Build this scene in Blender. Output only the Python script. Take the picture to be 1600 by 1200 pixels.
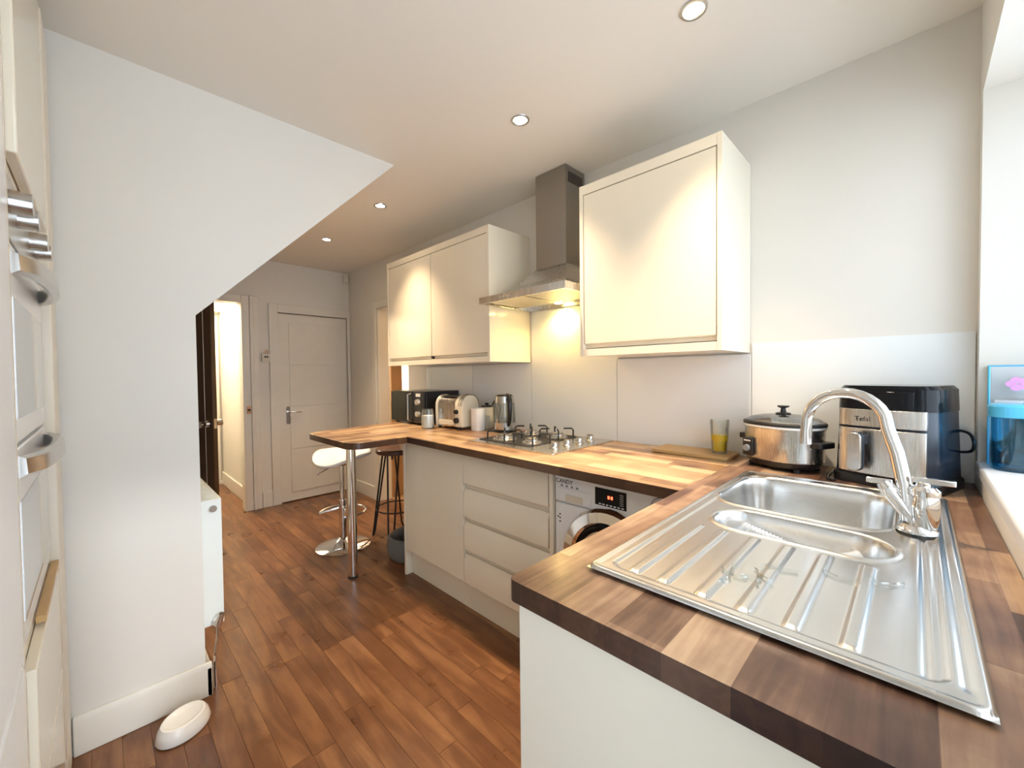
import bpy, bmesh, math, random
from mathutils import Vector, Matrix
random.seed(7)
for o in list(bpy.data.objects): bpy.data.objects.remove(o, do_unlink=True)
scene = bpy.context.scene
COL = scene.collection
PI = math.pi
R = math.radians

# ------------------------------------------------------------------ camera
YAW, PITCH, ROLL, FPX, CAMH = R(44.753), R(1.337), R(0.627), 637.7, 1.32
fw = Vector((math.cos(YAW)*math.cos(PITCH), math.sin(YAW)*math.cos(PITCH), -math.sin(PITCH)))
rt = Vector((math.sin(YAW), -math.cos(YAW), 0)); up = rt.cross(fw)
r2 = math.cos(ROLL)*rt - math.sin(ROLL)*up; u2 = math.sin(ROLL)*rt + math.cos(ROLL)*up
cd = bpy.data.cameras.new('camera'); cam = bpy.data.objects.new('camera', cd); COL.objects.link(cam)
cd.sensor_width = 36; cd.lens = FPX/1600*36; cd.clip_start = 0.02
cam.matrix_world = Matrix(((r2.x, u2.x, -fw.x, 0), (r2.y, u2.y, -fw.y, 0), (r2.z, u2.z, -fw.z, CAMH), (0, 0, 0, 1)))
scene.camera = cam
# ------------------------------------------------------------------ light and exposure
vs = scene.view_settings
vs.view_transform = 'Standard'; vs.look = 'None'; vs.gamma = 1; vs.use_curve_mapping = False
vs.exposure = 1.58
world = bpy.data.worlds.new('overcast_sky'); scene.world = world; world.use_nodes = True
bg = world.node_tree.nodes['Background']; bg.inputs[0].default_value = (0.76, 0.88, 1.0, 1); bg.inputs[1].default_value = 2.0
LAMP = 14.5       # watts of each ceiling downlight
WARM = (1.0, 0.77, 0.52)

# room dimensions
W, WY, C, FY, LY, T = 2.05, -0.142, 2.50, 4.68, 2.09, 0.94
LX = -0.75

# window portal: guides sky light through the opening over the sink
pl = bpy.data.lights.new('window_daylight', 'AREA'); pl.shape = 'RECTANGLE'; pl.size = 1.50; pl.size_y = 1.10
pl.cycles.is_portal = True
po = bpy.data.objects.new('window_daylight', pl); COL.objects.link(po)
po.location = (1.21, WY-0.29, 1.61); po.rotation_euler = (R(-90), 0, 0)
sun_d = bpy.data.lights.new('low_sun', 'SUN'); sun_d.energy = 0.4; sun_d.angle = R(5); sun_d.color = (0.95, 0.97, 1.0)
sun_o = bpy.data.objects.new('low_sun', sun_d); COL.objects.link(sun_o)
sd = Vector((-0.20, 0.90, -0.455)); sun_o.rotation_euler = sd.to_track_quat('-Z', 'Y').to_euler()

pd = bpy.data.lights.new('added_door_portal', 'AREA'); pd.shape = 'RECTANGLE'; pd.size = 0.72; pd.size_y = 1.8  # portal for the unseen glazed door added as a light source
pd.cycles.is_portal = True
pdo = bpy.data.objects.new('added_door_portal', pd); COL.objects.link(pdo)
pdo.location = (-0.13, WY-0.31, 1.06); pdo.rotation_euler = (R(-90), 0, 0)
# ------------------------------------------------------------------ materials
def nmat(name):
    m = bpy.data.materials.new(name); m.use_nodes = True
    return m, m.node_tree, m.node_tree.nodes['Principled BSDF']
def pmat(name, col, rough=0.5, metal=0.0, noise=0.0, nscale=8, bump=0.0, bscale=60, coat=0, spec=0.5, **kw):
    m, nt, b = nmat(name)
    b.inputs['Base Color'].default_value = (*col, 1); b.inputs['Roughness'].default_value = rough; b.inputs['Metallic'].default_value = metal
    b.inputs['Specular IOR Level'].default_value = spec
    if coat: b.inputs['Coat Weight'].default_value = coat; b.inputs['Coat Roughness'].default_value = 0.08
    L = nt.links; N = nt.nodes
    g = N.new('ShaderNodeNewGeometry')
    if noise:
        n = N.new('ShaderNodeTexNoise'); n.inputs['Scale'].default_value = nscale; n.inputs['Detail'].default_value = 4
        L.new(g.outputs['Position'], n.inputs['Vector'])
        mx = N.new('ShaderNodeMix'); mx.data_type = 'RGBA'
        mx.inputs[6].default_value = (*[c*(1-noise) for c in col], 1); mx.inputs[7].default_value = (*[min(1, c*(1+noise)) for c in col], 1)
        L.new(n.outputs['Fac'], mx.inputs[0]); L.new(mx.outputs[2], b.inputs['Base Color'])
    if bump:
        n2 = N.new('ShaderNodeTexNoise'); n2.inputs['Scale'].default_value = bscale
        L.new(g.outputs['Position'], n2.inputs['Vector'])
        bp = N.new('ShaderNodeBump'); bp.inputs['Strength'].default_value = bump; bp.inputs['Distance'].default_value = 0.004
        L.new(n2.outputs['Fac'], bp.inputs['Height']); L.new(bp.outputs[0], b.inputs['Normal'])
    for k, v in kw.items():
        b.inputs[k.replace('_', ' ')].default_value = v
    return m
def emis(name, col, s):
    m, nt, b = nmat(name)
    b.inputs['Base Color'].default_value = (*col, 1); b.inputs['Emission Color'].default_value = (*col, 1); b.inputs['Emission Strength'].default_value = s
    return m
def glass(name, col=(1, 1, 1), mix=0.10, rough=0.02):
    m = bpy.data.materials.new(name); m.use_nodes = True; nt = m.node_tree; N = nt.nodes; L = nt.links
    for n in list(N): N.remove(n)
    o = N.new('ShaderNodeOutputMaterial'); t = N.new('ShaderNodeBsdfTransparent'); t.inputs[0].default_value = (*col, 1)
    g = N.new('ShaderNodeBsdfGlossy'); g.inputs['Roughness'].default_value = rough
    f = N.new('ShaderNodeLayerWeight'); f.inputs[0].default_value = 0.25
    ma = N.new('ShaderNodeMath'); ma.operation = 'ADD'; ma.inputs[1].default_value = mix; ma.use_clamp = True
    mu = N.new('ShaderNodeMath'); mu.operation = 'MULTIPLY'; mu.inputs[1].default_value = 0.6
    L.new(f.outputs['Fresnel'], mu.inputs[0]); L.new(mu.outputs[0], ma.inputs[0])
    x = N.new('ShaderNodeMixShader'); L.new(ma.outputs[0], x.inputs[0]); L.new(t.outputs[0], x.inputs[1]); L.new(g.outputs[0], x.inputs[2]); L.new(x.outputs[0], o.inputs[0])
    return m
def wood_block(name, along, tones, rough=0.3, bw=0.42, rh=0.062):
    """butcher block: staves laid along 'x' or 'y'"""
    m, nt, b = nmat(name); N = nt.nodes; L = nt.links
    g = N.new('ShaderNodeNewGeometry'); mp = N.new('ShaderNodeMapping'); L.new(g.outputs['Position'], mp.inputs[0])
    mp.inputs['Rotation'].default_value = (0, 0, 0 if along == 'x' else R(90)); mp.inputs['Location'].default_value = (0.13, 0.02, 0)
    br = N.new('ShaderNodeTexBrick'); L.new(mp.outputs[0], br.inputs['Vector'])
    br.inputs['Color1'].default_value = (0, 0, 0, 1); br.inputs['Color2'].default_value = (1, 1, 1, 1); br.inputs['Mortar'].default_value = (.35, .35, .35, 1)
    br.inputs['Scale'].default_value = 1; br.inputs['Brick Width'].default_value = bw; br.inputs['Row Height'].default_value = rh
    br.inputs['Mortar Size'].default_value = 0.0004; br.offset = 0.37; br.offset_frequency = 2; br.squash = 0.72; br.squash_frequency = 3
    mp2 = N.new('ShaderNodeMapping'); L.new(mp.outputs[0], mp2.inputs[0]); mp2.inputs['Scale'].default_value = (2.2, 26, 26)
    nz = N.new('ShaderNodeTexNoise'); nz.inputs['Scale'].default_value = 1.6; nz.inputs['Detail'].default_value = 7; nz.inputs['Distortion'].default_value = 1.2
    L.new(mp2.outputs[0], nz.inputs['Vector'])
    nb = N.new('ShaderNodeTexNoise'); nb.inputs['Scale'].default_value = 7; nb.inputs['Detail'].default_value = 5; L.new(g.outputs['Position'], nb.inputs['Vector'])
    a = N.new('ShaderNodeMath'); a.operation = 'MULTIPLY_ADD'; a.inputs[1].default_value = 0.55
    L.new(nz.outputs['Fac'], a.inputs[0])
    b0 = N.new('ShaderNodeMath'); b0.operation = 'MULTIPLY_ADD'; b0.inputs[1].default_value = 0.62; b0.inputs[2].default_value = -0.44
    L.new(br.outputs['Color'], b0.inputs[0]); L.new(b0.outputs[0], a.inputs[2])
    a2 = N.new('ShaderNodeMath'); a2.operation = 'MULTIPLY_ADD'; a2.inputs[1].default_value = 0.80; L.new(nb.outputs['Fac'], a2.inputs[0]); L.new(a.outputs[0], a2.inputs[2])
    rp = N.new('ShaderNodeValToRGB'); L.new(a2.outputs[0], rp.inputs[0])
    el = rp.color_ramp.elements; el[0].position = 0.12; el[0].color = (*tones[0], 1); el[1].position = 0.85; el[1].color = (*tones[-1], 1)
    for i, t in enumerate(tones[1:-1]):
        e = el.new(0.12+0.73*(i+1)/(len(tones)-1)); e.color = (*t, 1)
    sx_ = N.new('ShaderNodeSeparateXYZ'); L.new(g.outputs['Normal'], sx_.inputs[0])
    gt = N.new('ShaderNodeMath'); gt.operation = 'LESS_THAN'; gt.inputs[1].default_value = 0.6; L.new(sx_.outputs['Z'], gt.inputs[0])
    em = N.new('ShaderNodeMix'); em.data_type = 'RGBA'; em.blend_type = 'MULTIPLY'; em.inputs[7].default_value = (0.22, 0.15, 0.12, 1)   # side faces darker than the top
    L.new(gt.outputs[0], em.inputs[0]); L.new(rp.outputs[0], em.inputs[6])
    L.new(em.outputs[2], b.inputs['Base Color']); b.inputs['Roughness'].default_value = rough
    b.inputs['Coat Weight'].default_value = 0.12; b.inputs['Coat Roughness'].default_value = 0.18
    bp = N.new('ShaderNodeBump'); bp.inputs['Strength'].default_value = 0.12; bp.inputs['Distance'].default_value = 0.002
    L.new(nz.outputs['Fac'], bp.inputs['Height']); L.new(bp.outputs[0], b.inputs['Normal'])
    return m
def plank_mat():
    m, nt, b = nmat('walnut_laminate'); N = nt.nodes; L = nt.links
    g = N.new('ShaderNodeNewGeometry'); oi = N.new('ShaderNodeObjectInfo')
    sh = N.new('ShaderNodeVectorMath'); sh.operation = 'SCALE'; sh.inputs[0].default_value = (13, 31, 7); L.new(oi.outputs['Random'], sh.inputs['Scale'])
    ad = N.new('ShaderNodeVectorMath'); ad.operation = 'ADD'; L.new(g.outputs['Position'], ad.inputs[0]); L.new(sh.outputs[0], ad.inputs[1])
    mp = N.new('ShaderNodeMapping'); mp.inputs['Scale'].default_value = (11, 1.5, 1); L.new(ad.outputs[0], mp.inputs[0])
    nz = N.new('ShaderNodeTexNoise'); nz.inputs['Scale'].default_value = 1.3; nz.inputs['Detail'].default_value = 6; nz.inputs['Distortion'].default_value = 1.0; L.new(mp.outputs[0], nz.inputs['Vector'])
    nb = N.new('ShaderNodeTexNoise'); nb.inputs['Scale'].default_value = 5; nb.inputs['Detail'].default_value = 4; L.new(ad.outputs[0], nb.inputs['Vector'])
    a = N.new('ShaderNodeMath'); a.operation = 'MULTIPLY_ADD'; a.inputs[1].default_value = 0.95; a.inputs[2].default_value = -0.24; L.new(nz.outputs['Fac'], a.inputs[0])
    c = N.new('ShaderNodeMath'); c.operation = 'MULTIPLY_ADD'; c.inputs[1].default_value = 0.5; L.new(nb.outputs['Fac'], c.inputs[0]); L.new(a.outputs[0], c.inputs[2])
    d = N.new('ShaderNodeMath'); d.operation = 'MULTIPLY_ADD'; d.inputs[1].default_value = 0.12; L.new(oi.outputs['Random'], d.inputs[0]); L.new(c.outputs[0], d.inputs[2])
    rp = N.new('ShaderNodeValToRGB'); L.new(d.outputs[0], rp.inputs[0]); el = rp.color_ramp.elements
    el[0].position = 0.16; el[0].color = (0.070, 0.022, 0.009, 1); el[1].position = 0.85; el[1].color = (0.34, 0.16, 0.066, 1)
    e = el.new(0.5); e.color = (0.165, 0.066, 0.025, 1)
    L.new(rp.outputs[0], b.inputs['Base Color']); b.inputs['Roughness'].default_value = 0.30
    rr = N.new('ShaderNodeMath'); rr.operation = 'MULTIPLY_ADD'; rr.inputs[1].default_value = 0.22; rr.inputs[2].default_value = 0.20; L.new(nb.outputs['Fac'], rr.inputs[0]); L.new(rr.outputs[0], b.inputs['Roughness'])
    bp = N.new('ShaderNodeBump'); bp.inputs['Strength'].default_value = 0.10; bp.inputs['Distance'].default_value = 0.003; L.new(nz.outputs['Fac'], bp.inputs['Height']); L.new(bp.outputs[0], b.inputs['Normal'])
    return m
def brushed(name, col, rough=0.28, axis=2, amt=0.08):
    m, nt, b = nmat(name); N = nt.nodes; L = nt.links
    b.inputs['Metallic'].default_value = 1; b.inputs['Base Color'].default_value = (*col, 1)
    g = N.new('ShaderNodeNewGeometry'); mp = N.new('ShaderNodeMapping'); s = [240, 240, 240]; s[axis] = 4; mp.inputs['Scale'].default_value = s
    L.new(g.outputs['Position'], mp.inputs[0]); nz = N.new('ShaderNodeTexNoise'); nz.inputs['Scale'].default_value = 1; nz.inputs['Detail'].default_value = 3; L.new(mp.outputs[0], nz.inputs['Vector'])
    a = N.new('ShaderNodeMath'); a.operation = 'MULTIPLY_ADD'; a.inputs[1].default_value = amt*2; a.inputs[2].default_value = rough-amt; L.new(nz.outputs['Fac'], a.inputs[0]); L.new(a.outputs[0], b.inputs['Roughness'])
    return m

M = {}
M['wall'] = pmat('white_emulsion', (0.765, 0.73, 0.665), 0.7, noise=0.03, nscale=2.5, bump=0.03, bscale=40)
M['ceil'] = pmat('ceiling_emulsion', (0.79, 0.745, 0.67), 0.8, bump=0.03, bscale=60)
M['gloss'] = pmat('white_gloss_paint', (0.78, 0.74, 0.66), 0.35, noise=0.05, nscale=9)
M['cream'] = pmat('cream_gloss_laminate', (0.87, 0.79, 0.64), 0.12, spec=0.5)
M['cream_m'] = pmat('cream_carcass', (0.80, 0.72, 0.59), 0.35)
M['splash'] = pmat('pale_grey_gloss_panel', (0.84, 0.86, 0.85), 0.10)
M['plank'] = plank_mat()
M['dark_gap'] = pmat('dark_groove', (0.03, 0.014, 0.008), 0.7)
T1 = [(0.045, 0.020, 0.013), (0.125, 0.060, 0.037), (0.28, 0.158, 0.095), (0.50, 0.335, 0.205)]
T2 = [(0.13, 0.060, 0.028), (0.30, 0.165, 0.080), (0.48, 0.29, 0.145), (0.62, 0.42, 0.23)]
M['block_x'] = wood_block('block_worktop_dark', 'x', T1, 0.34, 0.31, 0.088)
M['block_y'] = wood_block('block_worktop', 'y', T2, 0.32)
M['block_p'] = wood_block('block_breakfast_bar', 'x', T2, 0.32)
M['steel'] = brushed('brushed_steel', (0.66, 0.64, 0.61), 0.27, 2, 0.03)
M['sink'] = brushed('sink_steel', (0.72, 0.72, 0.71), 0.24, 0, 0.06)
M['hood'] = brushed('hood_steel', (0.36, 0.34, 0.31), 0.34, 2)
M['chrome'] = pmat('chrome', (0.86, 0.86, 0.86), 0.06, 1.0)
M['silver'] = pmat('satin_silver', (0.62, 0.60, 0.57), 0.25, 1.0)
M['black'] = pmat('black_plastic', (0.012, 0.012, 0.014), 0.28)
M['blackm'] = pmat('matt_black', (0.015, 0.015, 0.016), 0.55)
M['blackg'] = pmat('black_glass', (0.006, 0.007, 0.009), 0.07, spec=0.2)
M['navy'] = pmat('dark_blue_black', (0.010, 0.018, 0.032), 0.22)
M['white'] = pmat('white_plastic', (0.86, 0.86, 0.86), 0.25)
M['whitec'] = pmat('white_ceramic', (0.88, 0.86, 0.82), 0.18)
M['creamc'] = pmat('cream_enamel', (0.80, 0.72, 0.56), 0.2)
M['beige'] = pmat('aged_white_plastic', (0.72, 0.66, 0.55), 0.45)
M['rad'] = pmat('radiator_enamel', (0.80, 0.83, 0.79), 0.3)
M['dkwood'] = pmat('dark_stained_wood', (0.055, 0.028, 0.013), 0.32, noise=0.35, nscale=5)
M['seatwood'] = pmat('dark_seat_wood', (0.09, 0.032, 0.018), 0.3, noise=0.3, nscale=9)
M['tanwood'] = pmat('tan_wood', (0.42, 0.24, 0.11), 0.4, noise=0.15, nscale=6)
M['tanwall'] = pmat('tan_paint', (0.62, 0.50, 0.36), 0.7)
M['board'] = pmat('bamboo_board', (0.56, 0.35, 0.14), 0.4, noise=0.12, nscale=10)
M['glass'] = glass('clear_glass', (0.97, 0.99, 0.98), 0.05)
M['dglass'] = glass('door_glass', (0.25, 0.22, 0.18), 0.10)
M['pane'] = glass('window_pane', (0.98, 0.99, 1.0), 0.02)
M['blueglass'] = glass('blue_plastic', (0.55, 0.87, 1.0), 0.05)
M['ltblue'] = pmat('light_blue_plastic', (0.10, 0.52, 0.82), 0.3)
M['clearwhite'] = glass('clear_plastic', (0.95, 0.97, 0.98), 0.04, 0.1)
M['lidglass'] = glass('lid_glass', (0.93, 0.96, 0.96), 0.35, 0.05)
M['clearribs'] = pmat('clear_ribbed_plastic', (0.88, 0.91, 0.93), 0.06, Transmission_Weight=0.55)
M['juice'] = pmat('yellow_juice', (0.80, 0.58, 0.03), 0.15)
M['milk'] = pmat('white_wax', (0.86, 0.84, 0.78), 0.4)
M['grey'] = pmat('grey_plush', (0.16, 0.155, 0.15), 0.9, bump=0.5, bscale=90)
M['greyd'] = pmat('dark_grey_lining', (0.03, 0.03, 0.03), 0.95)
M['bulb'] = emis('warm_lamp', (1.0, 0.86, 0.62), 40)
M['hoodbulb'] = emis('yellow_lamp', (1.0, 0.78, 0.22), 30)
M['led'] = emis('red_led', (1.0, 0.08, 0.03), 2)
M['filter'] = pmat('hood_filter_mesh', (0.55, 0.52, 0.46), 0.4, 0.8, noise=0.25, nscale=300)
M['red'] = pmat('orange_mark', (0.8, 0.15, 0.03), 0.4)
M['greyink'] = pmat('grey_print', (0.25, 0.27, 0.30), 0.5)
M['ink'] = pmat('black_print', (0.02, 0.02, 0.02), 0.5)
M['lightink'] = pmat('white_print', (0.75, 0.75, 0.75), 0.5)
M['pink'] = pmat('pink_print', (0.75, 0.35, 0.65), 0.5)
M['copper'] = pmat('copper', (0.55, 0.28, 0.14), 0.3, 1.0)
M['ovenglass'] = pmat('oven_mirror_glass', (0.62, 0.62, 0.62), 0.06, 0.75)
M['bead'] = bpy.data.materials.new('frosted_glass'); M['bead'].use_nodes = True
_n = M['bead'].node_tree; _t = _n.nodes.new('ShaderNodeBsdfTranslucent'); _t.inputs[0].default_value = (0.92, 0.95, 1.0, 1)
_n.links.new(_t.outputs[0], _n.nodes['Material Output'].inputs[0])

# ------------------------------------------------------------------ mesh helpers
class MB:
    def __init__(s): s.bm = bmesh.new()
    def _v(s, pts): return [s.bm.verts.new(p) for p in pts]
    def face(s, pts): s.bm.faces.new(s._v(pts)); return s
    def box(s, x0, x1, y0, y1, z0, z1):
        x0, x1 = sorted((x0, x1)); y0, y1 = sorted((y0, y1)); z0, z1 = sorted((z0, z1))
        v = s._v([(x0, y0, z0), (x1, y0, z0), (x1, y1, z0), (x0, y1, z0), (x0, y0, z1), (x1, y0, z1), (x1, y1, z1), (x0, y1, z1)])
        for f in ((0, 3, 2, 1), (4, 5, 6, 7), (0, 1, 5, 4), (1, 2, 6, 5), (2, 3, 7, 6), (3, 0, 4, 7)): s.bm.faces.new([v[i] for i in f])
        return s
    def prism(s, poly, a, b, axis=2):
        def mk(p, h):
            return {2: (p[0], p[1], h), 1: (p[0], h, p[1]), 0: (h, p[0], p[1])}[axis]
        A = s._v([mk(p, a) for p in poly]); B = s._v([mk(p, b) for p in poly]); n = len(poly)
        fs = [s.bm.faces.new(A), s.bm.faces.new(B)]
        for i in range(n): fs.append(s.bm.faces.new((A[i], A[(i+1) % n], B[(i+1) % n], B[i])))
        bmesh.ops.recalc_face_normals(s.bm, faces=fs); return s
    def plate(s, outer, holes, z0, z1):
        """flat slab with holes (loops in xy)"""
        fs = []
        for z in (z0, z1):
            ed = []
            for lp in [outer]+holes:
                vv = s._v([(p[0], p[1], z) for p in lp])
                ed += [s.bm.edges.new((vv[i], vv[(i+1) % len(vv)])) for i in range(len(vv))]
            r = bmesh.ops.triangle_fill(s.bm, edges=ed, use_beauty=True)
            fs += [g for g in r['geom'] if isinstance(g, bmesh.types.BMFace)]
        for lp in [outer]+holes:
            n = len(lp)
            for i in range(n):
                p, q = lp[i], lp[(i+1) % n]
                fs.append(s.bm.faces.new(s._v([(p[0], p[1], z0), (q[0], q[1], z0), (q[0], q[1], z1), (p[0], p[1], z1)])))
        bmesh.ops.remove_doubles(s.bm, verts=s.bm.verts[:], dist=1e-5)
        bmesh.ops.recalc_face_normals(s.bm, faces=s.bm.faces[:]); return s
    def ring(s, c, u, v, r, n):
        c = Vector(c); return s._v([c+u*(r*math.cos(2*PI*i/n))+v*(r*math.sin(2*PI*i/n)) for i in range(n)])
    def cyl(s, p0, p1, r0, r1=None, n=24, cap=True):
        r1 = r0 if r1 is None else r1; p0 = Vector(p0); p1 = Vector(p1); d = (p1-p0).normalized()
        u = d.orthogonal().normalized(); v = d.cross(u)
        a = s.ring(p0, u, v, r0, n); b = s.ring(p1, u, v, r1, n); fs = []
        for i in range(n): fs.append(s.bm.faces.new((a[i], a[(i+1) % n], b[(i+1) % n], b[i])))
        if cap: fs.append(s.bm.faces.new(a[::-1])); fs.append(s.bm.faces.new(b))
        return s
    def tube(s, path, r, n=10, closed=False):
        path = [Vector(p) for p in path]; m = len(path); rings = []; u = None
        rr = r if isinstance(r, (list, tuple)) else [r]*m
        for i, p in enumerate(path):
            a = path[(i-1) % m] if (closed or i > 0) else p; b = path[(i+1) % m] if (closed or i < m-1) else p
            d = (b-a).normalized()
            u = d.orthogonal().normalized() if u is None else (u-d*u.dot(d)).normalized()
            rings.append(s.ring(p, u, d.cross(u), rr[i], n))
        for k in range(m if closed else m-1):
            a = rings[k]; b = rings[(k+1) % m]
            off = 0
            if closed and k == m-1:
                off = min(range(n), key=lambda o: (a[0].co-b[o].co).length)
            for i in range(n): s.bm.faces.new((a[i], a[(i+1) % n], b[(i+1+off) % n], b[(i+off) % n]))
        if not closed: s.bm.faces.new(rings[0][::-1]); s.bm.faces.new(rings[-1])
        return s
    def lathe(s, prof, c=(0, 0, 0), n=32, sx=1, sy=1, sq=2.0, rot=0):
        """profile [(r,z)] revolved; sq>2 gives rounded-square plan"""
        rings = []
        for r, z in prof:
            if r < 1e-6: rings.append(s._v([(c[0], c[1], c[2]+z)])); continue
            vs_ = []
            for i in range(n):
                t = 2*PI*i/n; ct, st = math.cos(t), math.sin(t)
                k = (abs(ct)**sq+abs(st)**sq)**(-1/sq); x, y = r*k*ct*sx, r*k*st*sy
                vs_.append((c[0]+x*math.cos(rot)-y*math.sin(rot), c[1]+x*math.sin(rot)+y*math.cos(rot), c[2]+z))
            rings.append(s._v(vs_))
        for a, b in zip(rings, rings[1:]):
            if len(a) == 1 and len(b) == 1: continue
            for i in range(n):
                j = (i+1) % n
                if len(a) == 1: s.bm.faces.new((a[0], b[j], b[i]))
                elif len(b) == 1: s.bm.faces.new((a[i], a[j], b[0]))
                else: s.bm.faces.new((a[i], a[j], b[j], b[i]))
        return s
    def build(s, name, mat, parent=None, world=False, smooth=False, bevel=0, seg=2, ang=35):
        if parent is not None and world:
            l = Vector((0, 0, 0)); q_ = parent
            while q_ is not None: l = l+q_.location; q_ = q_.parent
            bmesh.ops.translate(s.bm, verts=s.bm.verts[:], vec=-l)
        bmesh.ops.recalc_face_normals(s.bm, faces=s.bm.faces[:])
        me = bpy.data.meshes.new(name); s.bm.to_mesh(me); s.bm.free()
        me.materials.append(M[mat] if isinstance(mat, str) else mat)
        if smooth or bevel:
            for p in me.polygons: p.use_smooth = True
            me.set_sharp_from_angle(angle=R(ang))
        o = bpy.data.objects.new(name, me); COL.objects.link(o)
        if parent is not None: o.parent = parent
        if bevel:
            b = o.modifiers.new('bevel', 'BEVEL'); b.width = bevel; b.segments = seg; b.limit_method = 'ANGLE'; b.angle_limit = R(40)
        return o
def B(x0, x1, y0, y1, z0, z1): return MB().box(x0, x1, y0, y1, z0, z1)
def tag(o, label, cat, group=None):
    o['label'] = label; o['category'] = cat
    if group: o['group'] = group
    return o
def thing(name, label, cat, loc=(0, 0, 0), rz=0, group=None):
    o = bpy.data.objects.new(name, None); COL.objects.link(o); o.empty_display_size = 0.05
    o.location = loc; o.rotation_euler = (0, 0, rz); return tag(o, label, cat, group)
def struct(o, label=None, cat=None):
    o['kind'] = 'structure'
    if label: o['label'] = label
    if cat: o['category'] = cat
    return o
def smooth(P, n=6):
    P = [Vector(p) for p in P]; P = [P[0]*2-P[1]]+P+[P[-1]*2-P[-2]]; out = []
    for i in range(1, len(P)-2):
        for k in range(n):
            t = k/n; a, b, c, d = P[i-1:i+3]
            out.append(0.5*((2*b)+(c-a)*t+(2*a-5*b+4*c-d)*t*t+(3*b-a-3*c+d)*t**3))
    return out+[P[-2]]
def rrect(x0, x1, y0, y1, r, n=6):
    out = []
    for cx, cy, a0 in ((x1-r, y1-r, 0), (x0+r, y1-r, 90), (x0+r, y0+r, 180), (x1-r, y0+r, 270)):
        for i in range(n+1):
            a = R(a0+90*i/n); out.append((cx+r*math.cos(a), cy+r*math.sin(a)))
    return out
def text_mesh(name, s, size, mat, parent, mw, extrude=0.0004):
    cu = bpy.data.curves.new(name, 'FONT'); cu.body = s; cu.size = size; cu.extrude = extrude; cu.align_x = 'CENTER'; cu.align_y = 'CENTER'
    o = bpy.data.objects.new('tmp', cu); COL.objects.link(o)
    dg = bpy.context.evaluated_depsgraph_get(); me = bpy.data.meshes.new_from_object(o.evaluated_get(dg))
    bpy.data.objects.remove(o, do_unlink=True)
    me.materials.clear(); me.materials.append(M[mat])
    t = bpy.data.objects.new(name, me); COL.objects.link(t); t.parent = parent; t.matrix_local = mw
    return t
def frame_mat(right, upv, loc):
    r_ = Vector(right).normalized(); u_ = Vector(upv).normalized(); n_ = r_.cross(u_)
    return Matrix(((r_.x, u_.x, n_.x, loc[0]), (r_.y, u_.y, n_.y, loc[1]), (r_.z, u_.z, n_.z, loc[2]), (0, 0, 0, 1)))

# ------------------------------------------------------------------ structure
floor = struct(B(LX, W+0.13, WY-0.3, 6.3, -0.10, -0.006).build('floor', 'dark_gap'), 'dark brown wood plank floor', 'floor')
pm = bpy.data.meshes.new('plank'); bmp = bmesh.new(); bmesh.ops.create_cube(bmp, size=1); bmp.to_mesh(pm); bmp.free(); pm.materials.append(M['plank'])
pw = 0.0775; x = 0.335-6*pw; k = 0
rows = {0: None}
while x < W+0.10:
    y = -0.15 - random.uniform(0, 0.8)
    while y < 6.2:
        ln = random.choice((0.62, 0.86, 1.05, 1.25))
        y1 = min(y+ln, 6.25); y0 = max(y, WY-0.02); xa, xb = max(x, LX), min(x+pw, W+0.12)
        hidden = xa < -0.24 or (y1 < 0.45) or (xa > 1.55 and y1 < 2.6) or (xb < 0.28 and y0 > 2.2) or (xa > 1.12 and y0 > 4.8)
        if not hidden and y1-y0 > 0.05:
            p = bpy.data.objects.new('plank', pm); COL.objects.link(p); p.parent = floor
            p.location = ((xa+xb)/2, (y0+y1)/2, -0.006+0.003); p.scale = (xb-xa-0.0010, y1-y0-0.0012, 0.006)
        y = y1 if y1 > y else y+ln
    x += pw

struct(B(LX-0.1, W+0.13, WY-0.35, 6.3, C, C+0.12).build('ceiling', 'ceil'), 'white painted ceiling', 'ceiling')
# right wall with doorway y 3.40-4.02
m = MB(); m.box(W, W+0.11, WY-0.32, 3.40, 0, C); m.box(W, W+0.11, 4.02, FY, 0, C); m.box(W, W+0.11, 3.40, 4.02, 2.02, C)
wall_right = struct(m.build('wall_right', 'wall'), 'white painted wall behind the worktop run', 'wall')
# window wall: opening x 0.40..1.985, z 1.025..2.20
wx0, wx1, wz0, wz1 = 0.44, 1.985, 1.02, 2.20
m = MB(); m.box(LX, -0.60, WY-0.32, WY, 0, C); m.box(0.34, wx0, WY-0.32, WY, 0, C); m.box(-0.60, 0.34, WY-0.32, WY, 2.08, C); m.box(wx1, W, WY-0.32, WY, 0, C); m.box(wx0, wx1, WY-0.32, WY, wz1, C); m.box(wx0, wx1, WY-0.32, WY, 0, wz0-0.02)
struct(m.build('wall_window', 'wall'), 'white painted wall around the deep window recess', 'wall')
struct(B(LX-0.1, LX, WY-0.32, LY, 0, C).build('wall_left', 'wall'), 'white wall behind the tall units', 'wall')
# under-stairs mass: sloping soffit rising to the ceiling
m = MB().prism([(LX-0.1, 0), (0.28, 0), (0.28, 1.575), (1.19, C), (LX-0.1, C)], LY, 3.00, axis=1)
struct(m.build('wall_stairs', 'wall'), 'white wall under the stairs with a sloping edge', 'wall')
struct(B(LX-0.1, 0.14, 3.00, FY, 0, C).build('wall_passage', 'wall'), 'white wall beyond the stairs', 'wall')
# far wall, openings: hall doorway x .20-.985, closet door x 1.30-2.02
m = MB(); m.box(0.14, 0.20, FY, FY+0.12, 0, C); m.box(0.985, 1.295, FY, FY+0.12, 0, C); m.box(0.20, 0.985, FY, FY+0.12, 2.05, C); m.box(1.295, 2.022, FY, FY+0.12, 1.985, C); m.box(2.022, W+0.11, FY, FY+0.12, 0, C)
struct(m.build('wall_far', 'wall'), 'cream wall with two doorways at the end of the kitchen', 'wall')
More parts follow.
